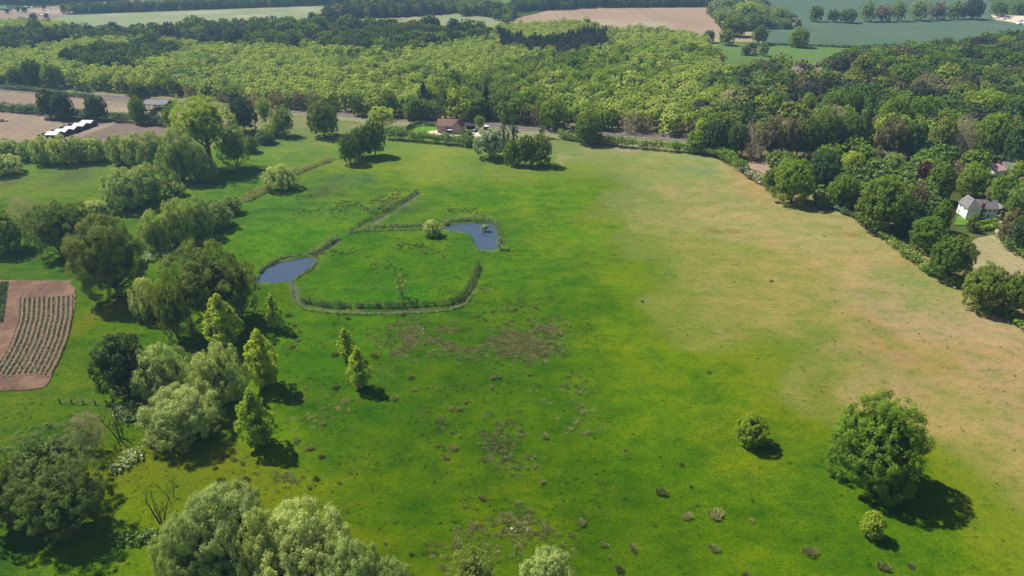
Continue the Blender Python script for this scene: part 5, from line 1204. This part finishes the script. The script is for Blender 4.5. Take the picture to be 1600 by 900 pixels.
for a in (-.9, .9):
    for c_ in (-.7, .7): mb = MB(); mb.box(a - .08, a + .08, c_ - .08, c_ + .08, 0, 1.6); mb.build('leg', M['dark_timber'], s_)
x_, y_ = P(6, 190); s_ = empty('bale_stack', (x_, y_, .1), .2); tag(s_, 'small stack of straw bales at the left edge of the pig field', 'bales')
for a, b2, z in ((-1.2, 0, 0), (0, .05, 0), (1.2, -.05, 0), (-.5, 0, .62)): mb = MB(); mb.box(a - .58, a + .58, b2 - .6, b2 + .6, z, z + .6); mb.build('bale', M['straw'], s_)
def hut_mesh():
    mb = MB(); n = 8; V = []
    for yy in (0, 2.6):
        for i in range(n + 1): a = math.pi * i / n; V.append((math.cos(a) * 2.5, yy, math.sin(a) * 1.5))
    F = [(i, i + 1, n + 2 + i, n + 1 + i) for i in range(n)] + [tuple(range(n + 1))[::-1], tuple(range(n + 1, 2 * n + 2))]; mb.add(V, F); mb.box(-.5, .5, -.04, 0, 0, .9); return mb
hm = hut_mesh().build('pig_hut', M['white_sheet']); first = True
HL = ["beside the dark bush in the middle of the pig field", "right of the dark bush in the middle of the pig field", "near the left of the pig field by the tiny bushes", "third from the top of the upper line of huts", "second lower hut of the upper line", "behind the hedge in the upper line", "in the right half of the pig field", "highest hut by the far wood", "in the middle of the lower row", "just right of the middle of the lower row", "left of the wide pair by the corner tree", "left one of the wide pair by the corner tree", "right one of the wide pair by the corner tree", "behind the lowest bush of the pig field", "close above the tree belt's left end", "above the left third of the tree belt", "above the tree belt further right", "second from the right end of the pig field", "at the right end of the pig field", "at the left frame edge of the pig field"]
for i, (px, py) in enumerate(((38,12),(47,13),(19,17.5),(98,13),(110,11),(121,9),(142,8.5),(150,2.8),(69,17),(80,15),(56,22),(62,25.5),(73,22.5),(40,29.5),(106,17),(152,12.5),(170,9),(181,7),(197,3.4),(7,14.5))):
    o = hm if i == 0 else hm.copy()
    if i: COL.objects.link(o)
    x_, y_ = P(px, py); o.location = (x_, y_, .1); o.rotation_euler = (0, 0, trng.uniform(-.3, .3)); tag(o, 'white curved pig hut ' + HL[i], 'pig hut', 'pig huts on the far bare field')
# cars
def car(px, py, rz, colr, label, s=.85, group=None):
    mt = M.setdefault('paint_%s' % colr[0], simple_mat('car_paint_' + colr[0], colr[1], .35, 1, .03, spec=.5))
    x_, y_ = P(px, py); c_ = empty('parked_car', (x_, y_, .2), rz); c_.scale = (s, s, s); tag(c_, label, 'car', group)
    prof = [(-2.1,.35),(-2.1,.8),(-1.95,.95),(-.9,1.0),(-.4,1.45),(1.2,1.47),(1.75,1.0),(2.05,.9),(2.1,.35)]
    mb = MB(); n = len(prof); V = [(x, -.85, z) for x, z in prof] + [(x, .85, z) for x, z in prof]; F = [(i, n + i, n + i + 1, i + 1) for i in range(n - 1)] + [tuple(range(n)), tuple(range(2 * n - 1, n - 1, -1)), (n - 1, 2 * n - 1, n, 0)]; mb.add(V, F); mb.build('body', mt, c_)
    mb = MB(); mb.add([(-.86,-.7,1.02),(-.86,.7,1.02),(-.42,.7,1.44),(-.42,-.7,1.44)], [(0,1,2,3)]); mb.add([(1.72,-.7,1.06),(1.72,.7,1.06),(1.24,.7,1.48),(1.24,-.7,1.48)], [(3,2,1,0)])
    for sgn in (-.86, .86): mb.add([(-.6,sgn,1.02),(1.5,sgn,1.02),(1.15,sgn,1.4),(-.3,sgn,1.4)], [(0,1,2,3)])
    mb.build('windows', M['glass'], c_)
    for a in (-1.3, 1.3):
        for sg in (-.8, .8): mb = MB(); mb.tube([(a, sg - .1, .32), (a, sg + .1, .32)], [.32, .32], 10); mb.tube([(a, sg - .105, .32), (a, sg + .105, .32)], [.18, .001], 10); mb.build('wheel', M['glass'], c_)
car(742.5, 206, 1.2, ('dark', (.04, .05, .06)), 'dark car parked beside the pink house')
for i, (px, py, cc, lb) in enumerate(((1557,29,('white',(.75,.75,.75)),'white vehicle at the left end of the yard beside the crop field'),(1563,28,('red',(.3,.06,.06)),'dark red vehicle in the yard beside the crop field'),(1567,31,('cream',(.6,.58,.5)),'cream vehicle in the front row of the yard'),
    (1571,27.5,('blue',(.1,.14,.25)),'bluish vehicle at the back of the yard'),(1575,30,('silver',(.45,.46,.48)),'silver vehicle at the right of the yard group'),(1594,34,('white',(.75,.75,.75)),'upper white vehicle at the right frame edge'),(1592,38.5,('white',(.75,.75,.75)),'long white vehicle at the extreme right of the yard'),(1600,38,('white',(.75,.75,.75)),'white vehicle cut by the right frame edge'))):
    car(px, py, trng.uniform(-.5, .5), cc, lb, 1.25, 'vehicles in the yard at the top right')
ring_sheet('yard', W([(1546,23),(1600,25),(1660,28),(1660,42),(1600,39),(1575,34),(1556,31)]), M['gravel'], .16, jit=1)
# fence by the dead tree
pl = resample(W([(94,630),(130,631),(178,633)]), 1.15, 0); f_ = empty('fence', (pl[0][0], pl[0][1], 0)); tag(f_, 'short run of old wooden fence below the ploughed plot', 'fence')
for x, y in pl[::2]:
    mb = MB(); x -= pl[0][0]; y -= pl[0][1]; mb.box(x - .09, x + .09, y - .09, y + .09, -.2, 1.05 + trng.uniform(-.1, .15)); mb.build('post', M['timber'], f_)
for z in (.5, .85): mb = MB(); mb.tube([(x - pl[0][0], y - pl[0][1] - .1, z) for x, y in pl], [.035] * len(pl), 4); mb.build('rail', M['timber'], f_)
# ---------------------------------------------------------------- dead trees
def branches(seed, h, spread_, stems, thick, depth=3):
    rng = random.Random(seed); mb = MB()
    def grow_(p, d, L, r, lv):
        pts = [p]; q = Vector(p); dd = Vector(d)
        for i in range(4):
            dd = (dd + Vector((rng.uniform(-.18, .18), rng.uniform(-.18, .18), rng.uniform(-.02, .12)))).normalized(); q = q + dd * L / 4; pts.append(q.copy())
        mb.tube(pts, [r * (1 - .17 * i) for i in range(5)], 5 if lv == 0 else 4)
        if lv < depth:
            for k in range(3 if lv else 5):
                a = pts[rng.randint(1, 4)]; nd = (dd + Vector((rng.uniform(-1, 1), rng.uniform(-1, 1), rng.uniform(-.1, .6))) * .7).normalized(); grow_(a, nd, L * rng.uniform(.35, .55), r * .42, lv + 1)
    for s in range(stems):
        a = 6.28 * s / stems + rng.random(); grow_(Vector((math.cos(a) * .3 * (stems > 1), math.sin(a) * .3 * (stems > 1), -.2)), Vector((math.cos(a) * spread_, math.sin(a) * spread_, 1)).normalized(), h * rng.uniform(.7, 1.05), thick, 0)
    return mb
def dead(px, py, h, spread_, stems, thick, label, seed, depth=3, name='dead_tree'):
    x_, y_ = P(px, py); r = empty(name, (x_, y_, 0)); tag(r, label, 'tree'); branches(seed, h, spread_, stems, thick, depth).build('trunk', M['bark'], r)
dead(188, 686, 6.5, .3, 4, .13, 'dead blackened tree with forked limbs above the lower left stream', 3, 2)
dead(254, 820, 6.5, .09, 6, .09, 'cluster of bare upright poles left of the bottom willows', 5, 1)
dead(268, 778, 3.5, .2, 2, .07, 'small bare pole above the cluster by the bottom willows', 6, 1)
dead(262, 520, 7, .8, 4, .10, 'pale fallen branches at the lower left foot of the dark tree mass', 8, 3)
dead(122, 715, 6, .3, 2, .10, 'dark bare stem inside the pale leafless tree at the lower left', 9, 3)
# ---------------------------------------------------------------- ploughed plot rows
M['ridge_soil'] = simple_mat('ridge_soil', (.165, .102, .066), .95, 2.5, .25)
M['leaf_crop'] = leaf_mat('leaf_crop', (.085, .15, .06), transl=.2)
Lb = [(36,466),(34,500),(22,535),(8,562),(-12,592)]; Rb = [(111,462),(111,492),(103,530),(90,562),(74,592)]
ORD = ['first', 'second', 'third', 'fourth', 'fifth', 'sixth', 'seventh', 'eighth', 'ninth', 'tenth', 'eleventh']
def crop_row(line_px, label, group, seed, w=.42, dens=13, lines=(-.34, .34), leaf=.15, ridge=True):
    pl = resample(W(line_px), .8, .16); x0, y0 = pl[0]; r = empty('crop_row', (x0, y0, .12)); tag(r, label, 'crop row', group); lp = [(a - x0, b - y0) for a, b in pl]
    if ridge:
        L_, R2 = strip_pts(lp, w); n = len(lp); rg = np.random.RandomState(seed); hz = .13 + rg.rand(n) * .08
        V = [(x, y, .01) for x, y in L_] + [(x, y, h_) for (x, y), h_ in zip(lp, hz)] + [(x, y, .01) for x, y in R2]
        mb = MB(); mb.add(V, [(i, n + i, n + i + 1, i + 1) for i in range(n - 1)] + [(n + i, 2 * n + i, 2 * n + i + 1, n + i + 1) for i in range(n - 1)]); mb.build('soil_ridge', M['ridge_soil'], r, True)
    rg = np.random.RandomState(seed + 99); n = int(len(lp) * .8 * dens * len(lines)); t_ = rg.rand(n) * (len(lp) - 2); i = t_.astype(int); f = t_ - i; A = np.array(lp)
    q = A[i] * (1 - f[:, None]) + A[i + 1] * f[:, None]; tn = unit(np.c_[A[i + 1] - A[i], np.zeros(n)])[:, :2]; nr = np.c_[-tn[:, 1], tn[:, 0]]
    q = q + nr * (np.array(lines)[rg.randint(0, len(lines), n)] + rg.randn(n) * .06)[:, None]
    keep = rg.rand(n) < .75 + .25 * (np.sin(t_ * 3.1) > -.3); q = q[keep]; n = len(q)
    pos = np.c_[q, rg.uniform(.08, .26, n)]; nn = unit(rg.randn(n, 3) + [0, 0, 1]); u = unit(np.cross(nn, rg.randn(n, 3))); v = np.cross(nn, u); ww = leaf * rg.uniform(.6, 1.3, n)[:, None]
    V = np.stack([pos - u * ww, pos + v * ww * .7, pos + u * ww, pos - v * ww * .7], 1).reshape(-1, 3)
    tag(link(bpy.data.objects.new('plants', np_mesh('plants', V, quads=np.arange(len(V)).reshape(-1, 4), mats=[M['leaf_crop']], attrs={'tint': ('FLOAT', np.repeat(rg.rand(n), 4))})), r), kind='stuff')
for k in range(11):
    f = k / 10; crop_row([(a[0] + (b2[0] - a[0]) * f, a[1] + (b2[1] - a[1]) * f) for a, b2 in zip(Lb, Rb)], ORD[k] + ' curving crop row from the left of the brown ploughed plot', 'crop rows of the ploughed plot', 60 + k)
for k in range(4):
    crop_row([(-14 + k * 8, 441), (-18 + k * 8, 470), (-24 + k * 8, 508)], ORD[k] + ' dense dark green row at the left frame edge beside the ploughed plot', 'dark rows at the left edge', 90 + k, dens=20, lines=(-.35, 0, .35), leaf=.25)
# rubble heap at the bottom
x_, y_ = P(408, 905); rg = np.random.RandomState(5); hp = empty('rubble_heap', (x_, y_, 0)); tag(hp, 'pale heap of stones and dead stems at the bottom edge between the willows', 'heap')
M['stone'] = simple_mat('stone', (.46, .38, .29), .95, 3, .3)
for i in range(70):
    a, r = rg.rand() * 6.28, rg.rand() ** .6 * 3.6; s = rg.uniform(.2, .6); x, y = math.cos(a) * r * 1.2, math.sin(a) * r; z = max(0, 1.1 - r * .33)
    V = unit(rg.randn(8, 3)) * s * rg.uniform(.6, 1.1, (8, 1)); bm = bmesh.new(); [bm.verts.new((v[0] + x, v[1] + y, v[2] * .7 + z)) for v in V]; bmesh.ops.convex_hull(bm, input=bm.verts); me = bpy.data.meshes.new('stone'); bm.to_mesh(me); bm.free(); me.materials.append(M['stone']); link(bpy.data.objects.new('stone', me), hp)
for px, py, s, lb in ((800, 827, .2, 'small bright white object among the rushes at the bottom of the meadow'), (661, 515, .16, 'small white object on the edge of the brown rush band')):
    x_, y_ = P(px, py); bm = bmesh.new(); [bm.verts.new((v[0] * s, v[1] * s, v[2] * s * .6)) for v in unit(rg.randn(12, 3))]; bmesh.ops.convex_hull(bm, input=bm.verts); me = bpy.data.meshes.new('white_object'); bm.to_mesh(me); bm.free(); me.materials.append(M['white_paint']); o = link(bpy.data.objects.new('white_object', me)); o.location = (x_, y_, .2); tag(o, lb, 'stone')  # unidentified white object, modelled as a small faceted lump
# ---------------------------------------------------------------- haze
if HAZE:
    mb = MB(); mb.box(-1600, 1600, -180, 2800, -3, CAMH + 6)
    m, t, out = new_mat('haze'); vl = N(t, "ShaderNodeVolumePrincipled", {"Color": (.40, .66, 1, 1), "Density": HAZE, "Anisotropy": .2})
    t.links.new(vl.outputs[0], out.inputs['Volume']); hz = mb.build('haze', m); tag(hz, kind='stuff')
